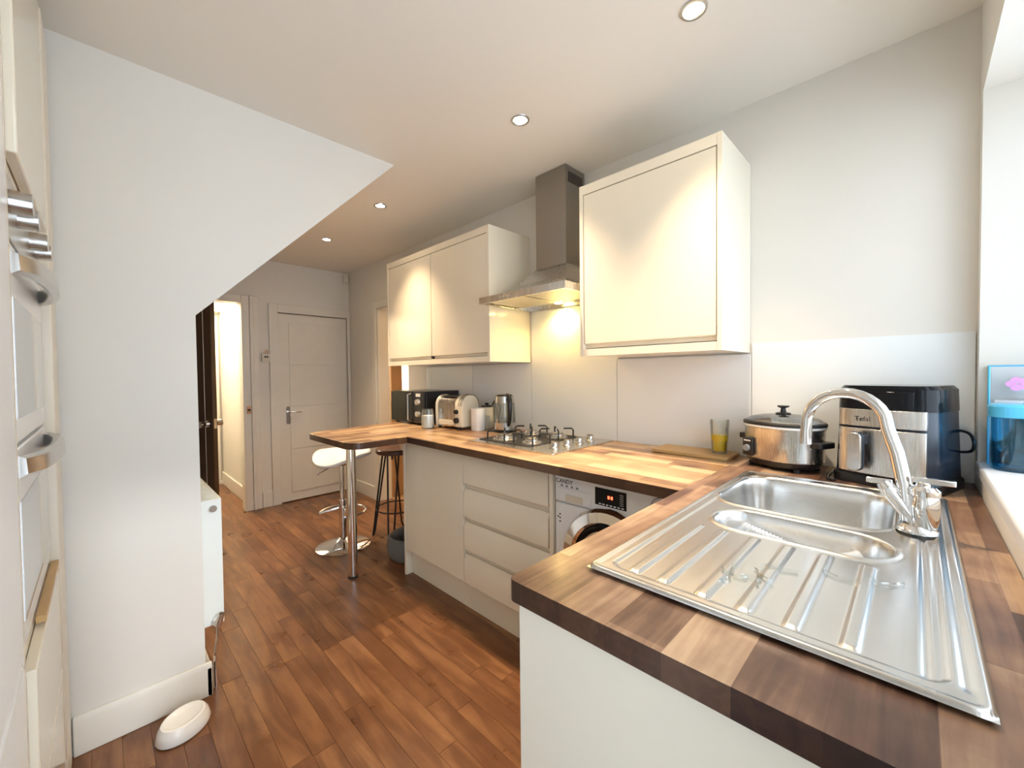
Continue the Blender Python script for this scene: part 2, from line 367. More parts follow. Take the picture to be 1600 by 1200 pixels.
# hall beyond
struct(B(1.06, 1.14, FY+0.12, 6.2, 0, C).build('wall_hall', 'wall'), 'bright cream hall side wall', 'wall')
struct(B(0.02, 0.10, FY+0.12, 6.2, 0, C).build('wall_hall_side', 'wall'), 'hidden hall side wall', 'wall')
struct(B(0.02, 1.14, 6.17, 6.28, 0, C).build('wall_hall_end', 'wall'), 'hall end wall around the front door', 'wall')
# next room seen through right doorway
m = MB(); m.box(W+0.11, 3.9, 5.2, 5.3, 0, C); m.box(3.8, 3.9, 2.2, 5.2, 0, C); m.box(W+0.11, 3.9, 2.1, 2.2, 0, C)
struct(m.build('wall_next_room', 'tanwall'), 'tan walls of the next room', 'wall')
struct(B(W+0.11, 3.9, 2.1, 5.3, C, C+0.1).build('ceiling_next_room', 'ceil'), 'ceiling of the next room', 'ceiling')
struct(B(W+0.131, 3.9, 2.1, 5.3, -0.1, 0).build('floor_next_room', 'tanwood'), 'floor of the next room', 'floor')

struct(B(1.2, W+0.11, FY+0.121, FY+0.20, 0, C).build('wall_closet', 'wall'), 'hidden closet back wall', 'wall')
# baseboards
def bb(name, m_): return struct(m_.build(name, 'gloss', bevel=0.004), 'white painted skirting board', 'skirting')
bb('baseboard_stairs', MB().prism([(LY-0.020, 0), (LY, 0), (LY, 0.138), (LY-0.012, 0.138), (LY-0.020, 0.118)], -0.098, 0.30, axis=0))
bb('baseboard_stairs_side', B(0.28, 0.30, LY-0.02, 2.99, 0, 0.12))
bb('baseboard_right', B(W-0.018, W, 4.09, FY, 0, 0.14))
bb('baseboard_far', B(1.125, 1.215, FY-0.018, FY, 0, 0.16))
bb('baseboard_hall', B(1.04, 1.06, FY+0.13, 6.16, 0, 0.15))

# door frames (trim)
def trim(name, m_): return struct(m_.build(name, 'gloss', bevel=0.004), 'white painted door frame', 'door frame')
m = MB(); m.box(1.215, 1.298, FY-0.022, FY+0.01, 0, 2.07); m.box(2.018, W-0.002, FY-0.022, FY+0.01, 0, 2.07); m.box(1.298, 2.018, FY-0.022, FY+0.01, 1.985, 2.07); trim('trim_1', m)
m = MB(); m.box(0.978, 1.045, FY-0.022, FY+0.125, 0, 2.12); m.box(1.045, 1.075, FY-0.034, FY, 0, 2.12); m.box(1.075, 1.12, FY-0.022, FY, 0, 2.12); m.box(0.14, 0.978, FY-0.022, FY+0.125, 2.045, 2.12); m.box(0.142, 0.207, FY-0.022, FY+0.125, 0, 2.045); trim('trim_2', m)
m = MB(); m.box(W-0.02, W, 4.02, 4.09, 0, 2.09); m.box(W-0.02, W, 3.40, 4.02, 2.02, 2.09); m.box(W, W+0.13, 4.00, 4.022, 0, 2.02); m.box(W, W+0.13, 3.398, 3.41, 0, 2.02); m.box(W, W+0.13, 3.40, 4.02, 2.005, 2.022); trim('trim_3', m)

# window: frame, mullions and panes set deep in the recess, plus sill board
w1 = B(wx0, wx1, WY-0.30, WY+0.006, wz0-0.03, wz0+0.005).build('window_1', 'white', bevel=0.006); struct(w1, 'white window over the sink with a deep sill', 'window')
m = MB(); fy0, fy1 = WY-0.30, WY-0.245
m.box(wx0, wx0+0.06, fy0, fy1, wz0, wz1); m.box(wx1-0.06, wx1, fy0, fy1, wz0, wz1); m.box(wx0, wx1, fy0, fy1, wz0, wz0+0.06); m.box(wx0, wx1, fy0, fy1, wz1-0.06, wz1)
m.box(1.19, 1.25, fy0, fy1, wz0+0.06, wz1-0.06)
m.build('window_frame', 'white', w1, bevel=0.004)
for a, b in ((wx0+0.06, 1.19), (1.25, wx1-0.06)): B(a, b, WY-0.276, WY-0.272, wz0+0.06, wz1-0.06).build('pane', 'pane', w1)

d5 = struct(thing('added_glazed_door', 'white fully glazed door, unseen, added to light the lower room', 'door', (-0.13, WY-0.2, 0)))  # out of view; added to bring sky light onto the low cabinet fronts
m = MB(); y0, y1 = WY-0.30, WY-0.24
m.box(-0.60, -0.49, y0, y1, 0, 2.08); m.box(0.23, 0.34, y0, y1, 0, 2.08); m.box(-0.49, 0.23, y0, y1, 1.96, 2.08); m.box(-0.49, 0.23, y0, y1, 0, 0.16)
m.build('frame', 'white', d5, world=True, bevel=0.003)
B(-0.49, 0.23, y0+0.02, y0+0.025, 0.16, 1.96).build('pane', 'pane', d5, world=True)
# splashback panels on the right wall
for (y0, y1, z1) in ((WY+0.004, 0.520, 1.446), (0.523, 1.193, 1.40), (1.197, 1.836, 1.735), (1.840, 2.452, 1.395), (2.455, 3.10, 1.395)):
    B(W-0.007, W, y0, y1, T, z1).build('splashback_panel', 'splash', wall_right)

# far closet door
d = struct(thing('door_1', 'cream flush door with grooved panel lines and silver lever handle', 'door', (1.66, FY, 0)))
B(1.303, 2.013, FY+0.005, FY+0.043, 0.01, 1.978).build('slab', 'gloss', d, world=True, bevel=0.002)
zs = [0.10, 0.555, 1.005, 1.44, 1.895]
for z0, z1 in zip(zs, zs[1:]): B(1.402, 1.905, FY-0.003, FY+0.006, z0+0.004, z1-0.004).build('panel', 'gloss', d, world=True, bevel=0.003)
lh = MB().prism([(a, b) for a, b in rrect(1.362, 1.398, 0.825, 1.01, 0.017)], FY-0.004, FY+0.006, axis=1).build('latch_plate', 'silver', d, world=True)
MB().tube([(1.38, FY, 0.955), (1.38, FY-0.045, 0.955), (1.40, FY-0.055, 0.955), (1.50, FY-0.052, 0.95)], 0.009).build('lever', 'chrome', d, world=True, smooth=True)
# dark hall door standing open
ang = math.atan2(-0.64, 0.425)
d2 = struct(thing('door_2', 'dark brown wooden door standing open with chrome knobs', 'door', (0.222, FY-0.03, 0), ang))
m = MB(); m.box(0, 0.52, -0.02, 0.02, 0.01, 0.22); m.box(0, 0.12, -0.02, 0.02, 0.22, 2.03); m.box(0.692, 0.765, -0.02, 0.02, 0.01, 2.03); m.box(0.12, 0.692, -0.02, 0.02, 1.88, 2.03); m.box(0.52, 0.692, -0.02, 0.02, 0.01, 0.22); m.box(0.12, 0.672, -0.012, 0.012, 0.22, 1.88)
m.build('slab', 'dkwood', d2, bevel=0.003)
B(0.672, 0.692, -0.006, 0.006, 0.22, 1.88).build('glass_strip', 'bead', d2)
B(0.765, 0.767, -0.012, 0.012, 0.91, 0.99).build('latch_plate', 'silver', d2)
for s_ in (-1, 1):
    m = MB(); m.cyl((0.715, 0.02*s_, 0.95), (0.715, 0.028*s_, 0.95), 0.028); m.cyl((0.715, 0.028*s_, 0.95), (0.715, 0.055*s_, 0.95), 0.011); m.cyl((0.715, 0.052*s_, 0.95), (0.715, 0.095*s_, 0.95), 0.018, 0.027)
    m.build('knob', 'chrome', d2, smooth=True)
# front door at hall end
d3 = struct(thing('door_3', 'cream front door at the end of the hall', 'door', (0.6, 6.16, 0)))
B(0.22, 1.035, 6.13, 6.168, 0.05, 2.08).build('slab', 'gloss', d3, world=True, bevel=0.003)
B(0.30, 0.95, 6.118, 6.132, 1.25, 1.90).build('panel', 'gloss', d3, world=True, bevel=0.004)
B(0.30, 0.95, 6.118, 6.132, 0.20, 1.12).build('panel', 'gloss', d3, world=True, bevel=0.004)
m = MB(); m.cyl((0.98, 6.13, 1.05), (0.98, 6.10, 1.05), 0.022); m.box(0.93, 1.0, 6.11, 6.13, 1.18, 1.20); m.build('latch', 'silver', d3, world=True)
B(0.10, 1.06, 6.04, 6.17, 2.12, 2.30).build('trim_4', 'gloss', bevel=0.006); struct(bpy.data.objects['trim_4'], 'boxed lintel above the front door', 'trim')
struct(B(0.2, 1.05, 6.10, 6.165, 0.0, 0.045).build('trim_5', 'gloss', bevel=0.005), 'door threshold in the hall', 'trim')
# glazed timber door in the right doorway
d4 = struct(thing('door_4', 'tan timber glazed door swung open into the next room', 'door', (W+0.145, 4.045, 0)))
m = MB(); x0 = W+0.15
m.box(x0, x0+0.125, 4.0, 4.04, 0.01, 2.0); m.box(x0+0.255, x0+0.285, 4.0, 4.04, 0.3, 1.85); m.box(x0+0.42, x0+0.55, 4.0, 4.04, 0.01, 2.0); m.box(x0+0.125, x0+0.42, 4.0, 4.04, 0.01, 0.3); m.box(x0+0.125, x0+0.42, 4.0, 4.04, 1.85, 2.0)
m.build('frame', 'tanwood', d4, world=True, bevel=0.003)
for q in range(9):
    z = 0.30+q*0.1722
    for a, b in ((x0+0.125, x0+0.255), (x0+0.285, x0+0.42)):
        B(a+0.003, b-0.003, 4.016, 4.024, z+0.004, z+0.168).build('pane', 'bead', d4, world=True)
for z in (0.42, 1.76): B(W+0.128, W+0.150, 3.996, 4.004, z, z+0.09).build('hinge', 'blackm', d4, world=True)

# ------------------------------------------------------------------ worktops
T2_ = 0.90
sx0, sx1, sy0, sy1 = 0.656, 1.70, -0.066, 0.452
def arc(cx, cy, r, a0, a1, n=6): return [(cx+r*math.cos(R(a0+(a1-a0)*i/n)), cy+r*math.sin(R(a0+(a1-a0)*i/n))) for i in range(n+1)]
outer = [(W-0.002, WY+0.002), (W-0.002, 0.5395), (0.527+0.03, 0.5395)][:2] + arc(0.527+0.016, 0.5395-0.016, 0.016, 90, 180) + [(0.527, WY+0.002)]
hole = rrect(1.02, sx1-0.03, sy0+0.04, sy1-0.02, 0.03)
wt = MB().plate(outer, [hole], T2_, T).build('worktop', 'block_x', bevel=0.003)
tag(wt, 'dark wood block worktop holding the steel sink under the window', 'worktop')
outer = [(W-0.002, 0.5405), (W-0.002, 2.2495), (1.335, 2.2495), (1.311, 0.5405)]
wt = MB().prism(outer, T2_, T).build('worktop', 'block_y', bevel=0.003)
tag(wt, 'golden brown wood block worktop along the wall carrying the gas hob', 'worktop')
outer = [(W-0.010, 2.2505), (W-0.010, 3.12)] + arc(0.975+0.06, 2.915-0.05, 0.06, 95, 180) + arc(0.975+0.09, 2.2505+0.09, 0.09, 180, 270) + [(1.335, 2.2505)]
bar = thing('breakfast_bar', 'golden wood block breakfast bar on a chrome leg beside the microwave', 'counter', (1.14, 2.62, 0))
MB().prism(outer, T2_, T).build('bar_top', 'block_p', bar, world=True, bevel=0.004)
m = MB(); m.cyl((1.14, 2.62, 0.012), (1.14, 2.62, T2_), 0.030, n=28)
m.build('leg', 'chrome', bar, world=True, smooth=True)
MB().cyl((1.14, 2.62, 0), (1.14, 2.62, 0.014), 0.033, n=28).build('foot', 'blackm', bar, world=True)

# ------------------------------------------------------------------ base units
FX = 1.40
def drawer_front(root, y0, y1, z0, z1, name='drawer'):
    # handleless front: slab with a chamfered finger lip along the top
    m = MB().prism([(FX, z0), (FX, z1-0.030), (FX+0.012, z1-0.006), (FX+0.012, z1), (FX+0.020, z1), (FX+0.020, z0)], y0, y1, axis=1)
    return m.build(name, 'cream', root, world=True, bevel=0.0015)
u = thing('base_cabinet', 'cream gloss base cabinet with one plain door beside the breakfast bar', 'cabinet', (1.7, 2.09, 0))
B(FX+0.022, W-0.06, 1.782, 2.386, 0.165, 0.895).build('body', 'cream_m', u, world=True)
drawer_front(u, 1.784, 2.384, 0.170, 0.888, 'door')
B(FX-0.002, W-0.06, 2.390, 2.410, 0.0, 0.899).build('end_panel', 'cream', u, world=True, bevel=0.001)
B(FX+0.045, FX+0.063, 1.782, 2.388, 0.0, 0.164).build('plinth', 'cream', u, world=True)
u = thing('drawer_cabinet', 'cream gloss base cabinet with four handleless drawers beside the washing machine', 'cabinet', (1.7, 1.46, 0))
B(FX+0.022, W-0.06, 1.166, 1.780, 0.165, 0.895).build('body', 'cream_m', u, world=True)
for z0, z1 in ((0.722, 0.888), (0.534, 0.692), (0.354, 0.508), (0.166, 0.326)): drawer_front(u, 1.170, 1.778, z0, z1)
B(FX, W-0.06, 1.142, 1.162, 0.0, 0.899).build('end_panel', 'cream', u, world=True, bevel=0.001)
B(FX+0.045, FX+0.063, 1.164, 1.780, 0.0, 0.164).build('plinth', 'cream', u, world=True)
# sink unit
u = thing('sink_cabinet', 'cream sink base cabinet with plain end panel under the dark worktop', 'cabinet', (1.2, 0.2, 0))
B(0.541, 0.560, WY+0.01, 0.524, 0.0, 0.898).build('end_panel', 'cream_m', u, world=True, bevel=0.001)
B(0.562, 1.36, 0.480, 0.500, 0.15, 0.898).build('front', 'cream', u, world=True)
B(0.562, 1.36, 0.42, 0.44, 0.0, 0.149).build('plinth', 'cream', u, world=True)
B(0.562, 1.36, WY+0.01, 0.478, 0.15, 0.17).build('base_board', 'cream_m', u, world=True)

# washing machine
wx = FX+0.008
wm = thing('washing_machine', 'white washing machine with dark round door and black display', 'appliance', (1.7, 0.84, 0))
B(wx+0.012, 1.95, 0.545, 1.135, 0.012, 0.888).build('body', 'white', wm, world=True, bevel=0.006)
B(wx, wx+0.014, 0.547, 1.133, 0.762, 0.887).build('control_panel', 'white', wm, world=True, bevel=0.004)
B(wx, wx+0.014, 0.547, 1.133, 0.02, 0.757).build('front_panel', 'white', wm, world=True, bevel=0.004)
dp = B(wx-0.003, wx+0.002, 0.945, 1.115, 0.765, 0.826).build('detergent_drawer', 'white', wm, world=True, bevel=0.003)
B(wx-0.0045, wx-0.002, 0.985, 1.075, 0.770, 0.800).build('grip', 'beige', dp, world=True, bevel=0.001)
B(wx-0.002, wx+0.004, 0.785, 0.925, 0.790, 0.860).build('display', 'blackg', wm, world=True)
for q in range(2): B(wx-0.003, wx, 0.858-q*0.014, 0.866-q*0.014, 0.822, 0.834).build('digit', 'led', wm, world=True)
for q in range(6): B(wx-0.0028, wx-0.001, 0.797, 0.812, 0.806+q*0.008, 0.808+q*0.008).build('mark', 'lightink', wm, world=True)
for q in range(7): B(wx-0.0028, wx-0.001, 0.795+q*0.017, 0.806+q*0.017, 0.794, 0.799).build('mark', 'lightink', wm, world=True)
MB().cyl((wx-0.022, 0.645, 0.828), (wx, 0.645, 0.828), 0.030, 0.034).build('dial', 'white', wm, world=True, smooth=True)
MB().tube([(wx-0.001, 0.645+0.042*math.cos(a), 0.828+0.042*math.sin(a)) for a in [2*PI*i/32 for i in range(32)]], 0.002, 6, True).build('dial_ring', 'silver', wm, world=True)
for q in range(4): B(wx-0.0008, wx+0.001, 1.09-q*0.027, 1.102-q*0.027, 0.830, 0.839).build('icon', 'greyink', wm, world=True)
for q, (dy, dz) in enumerate(((0, 0), (0, .016), (0, -.016), (.010, .004))): MB().cyl((wx-0.001, 1.107+dy, 0.690+dz), (wx+0.001, 1.107+dy, 0.690+dz), 0.004, n=10).build('sticker_dot', 'ink', wm, world=True)
text_mesh('brand_lettering', 'CANDY', 0.026, 'ink', wm, frame_mat((0, -1, 0), (0, 0, 1), Vector((wx-0.001, 1.082, 0.853))-wm.location))
dcy, dcz = 0.850, 0.562
def xring(prof, n=48, oct_=False):
    m = MB(); rings = []
    for r_, x_ in prof:
        r_ *= 0.915
        rings.append(m._v([(x_, dcy+r_*math.cos(2*PI*i/n), dcz+r_*math.sin(2*PI*i/n)) for i in range(n)]))
    for a, b in zip(rings, rings[1:]):
        for i in range(n): m.bm.faces.new((a[i], a[(i+1) % n], b[(i+1) % n], b[i]))
    return m
wd = xring([(0.245, wx), (0.245, wx-0.020), (0.232, wx-0.036), (0.190, wx-0.040), (0.178, wx-0.030), (0.178, wx)]).build('door_ring', 'chrome', wm, world=True, smooth=True)
xring([(0.178, wx-0.026), (0.165, wx-0.034), (0.150, wx-0.030), (0.0005, wx-0.012)]).build('door_glass', 'blackg', wd, world=True, smooth=True)
xring([(0.150, wx-0.0315), (0.146, wx-0.035), (0.140, wx-0.031)]).build('door_inner_ring', 'silver', wd, world=True, smooth=True)

# ------------------------------------------------------------------ sink with drainer (height field)
def sd_rr(px, py, x0, x1, y0, y1, r):
    qx = abs(px-(x0+x1)/2)-(x1-x0)/2+r; qy = abs(py-(y0+y1)/2)-(y1-y0)/2+r
    return math.hypot(max(qx, 0), max(qy, 0))+min(max(qx, qy), 0)-r
def sst(a, b, t):
    t = max(0, min(1, (t-a)/(b-a))); return t*t*(3-2*t)
grooves = [0.375, 0.320, 0.253, 0.190, 0.127, 0.061]
def sink_h(px, py):
    z = 0.0095
    e = sd_rr(px, py, sx0, sx1, sy0, sy1, 0.02)
    z += 0.003*sst(-0.016, -0.008, e) - 0.006*sst(-0.004, 0.0, e)          # raised outer rim rolling down
    z -= 0.004*sst(-0.002, -0.012, sd_rr(px, py, sx0+0.028, 1.645, -0.038, sy1-0.026, 0.03))
    if px < 1.05:
        for g in grooves:
            f = sst(0.0125, 0.0065, abs(py-g))
            z += 0.0045*f*sst(sx0+0.034, sx0+0.050, px)*sst(1.035, 1.018, px)
    for gy in (-0.012, -0.045):
        z -= 0.003*math.exp(-((py-gy)/0.004)**2)*sst(sx0+0.03, sx0+0.05, px)
    d1 = sd_rr(px, py, 1.255, 1.635, 0.035, 0.425, 0.085)
    d2_ = sd_rr(px, py, 1.055, 1.212, 0.030, 0.372, 0.075)
    z += 0.004*math.exp(-((d1-0.006)/0.006)**2)+0.004*math.exp(-((d2_-0.006)/0.006)**2)
    z -= 0.155*sst(0.0, -0.024, d1)+0.012*sst(-0.024, -0.15, d1)
    z -= 0.070*sst(0.0, -0.020, d2_)+0.008*sst(-0.022, -0.075, d2_)
    return T+z
sk = thing('kitchen_sink', 'stainless steel sink with one and a half bowls and ribbed drainer', 'sink', (1.18, 0.19, T))
m = MB(); nx, ny = 360, 180; gv = []
for i in range(nx+1):
    row = []
    for j in range(ny+1):
        px = sx0+(sx1-sx0)*i/nx; py = sy0+(sy1-sy0)*j/ny
        row.append(m.bm.verts.new((px, py, sink_h(px, py))))
    gv.append(row)
for i in range(nx):
    for j in range(ny): m.bm.faces.new((gv[i][j], gv[i+1][j], gv[i+1][j+1], gv[i][j+1]))
o = m.build('basin_and_drainer', 'sink', sk, world=True, smooth=True, ang=180)
for cx, cy, zb in ((1.445, 0.23, sink_h(1.445, 0.23)), (1.134, 0.20, sink_h(1.134, 0.20))):
    MB().lathe([(0, 0.003), (0.02, 0.004), (0.036, 0.006), (0.042, 0.002), (0.042, 0)], (cx, cy, zb), 28).build('strainer', 'chrome', sk, world=True, smooth=True)
# things lying in the half bowl
zb = sink_h(1.134, 0.22)
gl = MB(); pts = [(1.172-0.042*t, 0.318-0.165*t, zb+0.050-0.024*t) for t in [i/40 for i in range(41)]]
gl.tube(pts, [0.010+0.003*(i % 2) for i in range(41)], 10)
tag(gl.build('brush_handle', 'clearribs', smooth=True, ang=20), 'long ribbed clear plastic handle lying in the half bowl of the sink', 'utensil')
gl = MB().tube([(1.165-0.04*t, 0.330-0.13*t, zb+0.026-0.012*t) for t in [i/28 for i in range(29)]], [0.007+0.002*(i % 2) for i in range(29)], 8)
tag(gl.build('clear_stirrer', 'clearribs', smooth=True, ang=20), 'short beaded clear rod beside the longer handle in the half bowl', 'utensil')
gl = MB().lathe([(0.0, 0), (0.018, 0.001), (0.020, 0.04), (0.022, 0.05), (0.019, 0.05), (0.017, 0.004), (0, 0.003)], n=20)
o = gl.build('shot_glass', 'clearribs', smooth=True); o.location = (1.135, 0.125, zb+0.027); o.rotation_euler = (R(80), 0, R(35)); tag(o, 'tiny clear glass lying on its side in the half bowl', 'glass')
# water left on the drainer
m = MB()
for k in range(7):
    cx, cy = random.uniform(0.75, 0.98), random.uniform(0.0, 0.40); pts = []
    a = random.uniform(0, 6)
    for i in range(9):
        a += random.uniform(-0.9, 0.9); cx += 0.008*math.cos(a); cy += 0.008*math.sin(a); pts.append((cx, cy, sink_h(cx, cy)+0.0035))
    m.tube(pts, 0.0022, 6)
o = m.build('water_drips', 'glass', sk, world=True, smooth=True); o['kind'] = 'stuff'

# mixer tap
tx, ty = 1.315, -0.004; tz = max(sink_h(1.315+0.036*math.cos(a), -0.004+0.036*math.sin(a)) for a in [i*PI/12 for i in range(24)])+0.0005
tp = thing('mixer_tap', 'chrome swan neck mixer tap with two levers behind the sink bowls', 'tap', (tx, ty, tz))
MB().lathe([(0, 0), (0.036, 0), (0.036, 0.005), (0.029, 0.010), (0.026, 0.016), (0, 0.016)], n=36).build('base_flange', 'chrome', tp, smooth=True)
MB().lathe([(0, 0.014), (0.021, 0.014), (0.024, 0.03), (0.026, 0.055), (0.024, 0.080), (0.022, 0.084), (0.026, 0.086), (0.026, 0.098), (0.018, 0.106), (0, 0.107)], (-0.004, -0.012, 0), n=32).build('body', 'chrome', tp, smooth=True)
lv = MB().tube([(-0.004, -0.008, 0.100), (-0.004, -0.010, 0.116)], 0.012, 14)
lv.prism([(-0.012, 0.113), (0.006, 0.113), (0.008, 0.119), (0.004, 0.125), (-0.010, 0.125)], -0.060, 0.010, axis=1)
lv.build('lever', 'chrome', tp, smooth=True, bevel=0.002)
a0, a1 = Vector((0, 0.004, 0.018)), Vector((0.006, 0.052, 0.090))
am = MB(); am.cyl(a0, a1, 0.014, 0.017); am.cyl(a1-(a1-a0)*0.14, a1-(a1-a0)*0.07, 0.0195); am.cyl(a1, a1+(a1-a0)*0.16, 0.017, 0.013)
am.build('side_arm', 'chrome', tp, smooth=True)
lv = MB().prism([(-0.003, 0.098), (0.013, 0.098), (0.014, 0.104), (0.009, 0.110), (0.001, 0.110)], 0.042, 0.090, axis=1); lv.build('lever', 'chrome', tp, smooth=True, bevel=0.002)
# spout
base = Vector((0.002, 0.016, 0.02)); pts = [base, Vector((0.012, 0.022, 0.10)), Vector((0.024, 0.035, 0.17)), Vector((0.036, 0.052, 0.225))]
for i in range(1, 15):
    t = i/14; a = R(150*(1-t)+(-20)*t) if False else None
    th = PI*(0.06+0.90*t)
    cxy = 0.052+0.086*(1-math.cos(th)); zz = 0.228+0.084*math.sin(th)
    pts.append(Vector((0.036+0.055*(cxy-0.052)/0.172, cxy, zz)))
last = pts[-1]; pts.append(last+Vector((0.001, 0.002, -0.036))); pts.append(last+Vector((0.002, 0.003, -0.074)))
MB().tube(pts, [0.016, 0.015, 0.0145, 0.014]+[0.0135]*(len(pts)-6)+[0.014, 0.0145], 18).build('spout', 'chrome', tp, smooth=True)

# ------------------------------------------------------------------ gas hob
hb = thing('gas_hob', 'stainless steel gas hob with four burners and black pan supports', 'hob', (1.745, 1.515, T))
MB().prism(rrect(1.475, 2.015, 1.20, 1.83, 0.012), T, T+0.007).build('tray', 'steel', hb, world=True, bevel=0.002)
MB().prism(rrect(1.535, 1.985, 1.405, 1.805, 0.02), T+0.0065, T+0.010).build('burner_plate', 'blackm', hb, world=True)
bpos = [(1.635, 1.685, .048), (1.635, 1.475, .034), (1.880, 1.700, .036), (1.880, 1.500, .042)]
for bx, by, br_ in bpos:
    b0 = MB().lathe([(0, 0.002), (br_+0.022, 0.002), (br_+0.018, 0.009), (br_+0.004, 0.011), (br_, 0.022), (0, 0.022)], (bx, by, T+0.008), 28).build('burner', 'silver', hb, world=True, smooth=True)
    MB().lathe([(0, 0), (br_-0.006, 0), (br_-0.004, 0.006), (br_-0.010, 0.009), (0, 0.010)], (bx, by, T+0.030), 28).build('burner_cap', 'silver', b0, world=True, smooth=True)
    for q in range(4):
        a = q*PI/2+PI/4; ux, uy = math.cos(a), math.sin(a); r0, r1 = 0.020, 0.098
        zb = T+0.010
        MB().tube([(bx+ux*r1, by+uy*r1, zb), (bx+ux*r1, by+uy*r1, zb+0.040), (bx+ux*(r1-0.010), by+uy*(r1-0.010), zb+0.050), (bx+ux*(r0+0.022), by+uy*(r0+0.022), zb+0.050)], 0.0045, 8).build('pan_support', 'blackm', hb, world=True, smooth=True)
for q in range(4):
    kx, ky = 1.60+q*0.105, 1.290
    kn = MB().lathe([(0, 0), (0.024, 0), (0.024, 0.004), (0.019, 0.008), (0.017, 0.026), (0.014, 0.030), (0, 0.030)], (kx, ky, T+0.007), 24); kn.box(kx-0.004, kx+0.004, ky-0.018, ky+0.018, T+0.034, T+0.042)
    kn.build('control_knob', 'silver', hb, world=True, smooth=True)

# ------------------------------------------------------------------ wall cabinets
def j_door(root, y0, y1, z0, z1, xf):
    return MB().prism([(xf, z0+0.004), (xf, z1), (xf+0.019, z1), (xf+0.019, z0), (xf+0.010, z0)], y0, y1, axis=1).build('door', 'cream', root, world=True, bevel=0.0015)
CX = 1.68
c = thing('wall_cabinet', 'large cream gloss wall cabinet with one wide door beside the hood', 'cabinet', (1.86, 0.86, 1.405))
B(CX+0.024, W-0.002, 0.550, 1.166, 1.445, 2.19).build('body', 'cream_m', c, world=True)
B(CX, W-0.001, 0.530, 0.549, 1.405, 2.236).build('side_panel', 'cream', c, world=True, bevel=0.001)
B(CX, W-0.001, 1.167, 1.186, 1.405, 2.236).build('side_panel', 'cream', c, world=True, bevel=0.001)
B(CX+0.001, W-0.004, 0.5495, 1.1665, 2.191, 2.235).build('top_rail', 'cream', c, world=True)
B(CX+0.001, W-0.02, 0.5495, 1.1665, 1.406, 1.440).build('pelmet', 'cream', c, world=True)
j_door(c, 0.553, 1.162, 1.462, 2.187, CX+0.003)
c = thing('wall_cabinet', 'cream gloss double wall cabinet above the microwave and toaster', 'cabinet', (1.86, 2.48, 1.40))
B(CX+0.024, W-0.002, 1.875, 3.085, 1.44, 2.19).build('body', 'cream_m', c, world=True)
B(CX, W-0.001, 1.853, 1.874, 1.400, 2.236).build('side_panel', 'cream', c, world=True, bevel=0.001)
B(CX, W-0.001, 3.086, 3.104, 1.400, 2.236).build('side_panel', 'cream', c, world=True, bevel=0.001)
B(CX+0.001, W-0.004, 1.8745, 3.0855, 2.191, 2.235).build('top_rail', 'cream', c, world=True)
B(CX+0.001, W-0.02, 1.8745, 3.0855, 1.401, 1.436).build('pelmet', 'cream', c, world=True)
j_door(c, 1.877, 2.474, 1.456, 2.187, CX+0.003); j_door(c, 2.480, 3.083, 1.456, 2.187, CX+0.003)
B(CX+0.004, CX+0.02, 2.466, 2.486, 1.440, 1.455).build('bumper', 'blackm', c, world=True)

# ------------------------------------------------------------------ extractor hood
h = thing('cooker_hood', 'stainless steel chimney cooker hood with yellow lamp over the hob', 'hood', (1.86, 1.52, 1.735))
hx0, hy0, hy1 = 1.585, 1.205, 1.838
m = MB(); NR = 8; rings = []
for i in range(NR+1):
    t = i/NR; s_ = 1-(1-t)**1.0; e = t**0.62
    xa = hx0+(1.86-hx0)*e; ya = hy0+(1.405-hy0)*e; yb = hy1+(1.628-hy1)*e; z = 1.770+0.175*(t**1.15)
    rings.append(m._v([(xa, ya, z), (W-0.01, ya, z), (W-0.01, yb, z), (xa, yb, z)]))
for a, b in zip(rings, rings[1:]):
    for i in range(4): m.bm.faces.new((a[i], a[(i+1) % 4], b[(i+1) % 4], b[i]))
m.bm.faces.new(rings[-1]); m.build('canopy', 'steel', h, world=True, smooth=True, ang=50)
m = MB(); m.box(hx0, hx0+0.016, hy0, hy1, 1.735, 1.772); m.box(W-0.026, W-0.01, hy0, hy1, 1.735, 1.772); m.box(hx0+0.016, W-0.026, hy0, hy0+0.016, 1.735, 1.772); m.box(hx0+0.016, W-0.026, hy1-0.016, hy1, 1.735, 1.772); m.box(hx0+0.016, W-0.026, hy0+0.016, hy1-0.016, 1.755, 1.768)
hrim = m.build('rim', 'steel', h, world=True)
for y0, y1 in ((1.235, 1.51), (1.53, 1.808)): B(1.63, 1.925, y0, y1, 1.745, 1.756).build('filter', 'filter', h, world=True, bevel=0.002)
chim = B(1.86, W-0.008, 1.405, 1.628, 1.94, C-0.002).build('chimney', 'hood', h, world=True, bevel=0.001)
for q in range(10): B(1.885+q*0.014, 1.892+q*0.014, 1.4035, 1.4065, 2.405, 2.465).build('vent_slot', 'blackm', chim, world=True)
for q in range(5): MB().cyl((hx0-0.005, 1.665-q*0.020, 1.752), (hx0+0.002, 1.665-q*0.020, 1.752), 0.0065, n=12).build('button', 'chrome', hrim, world=True)
MB().cyl((1.972, 1.55, 1.7495), (1.972, 1.55, 1.757), 0.024).build('lamp', 'hoodbulb', h, world=True)
hl = bpy.data.lights.new('hood_lamp_light', 'SPOT'); hl.energy = 4.5; hl.color = (1.0, 0.66, 0.24); hl.spot_size = R(150); hl.spot_blend = 0.6; hl.shadow_soft_size = 0.025
ho = bpy.data.objects.new('hood_lamp_light', hl); COL.objects.link(ho); ho.location = (1.972, 1.55, 1.742)

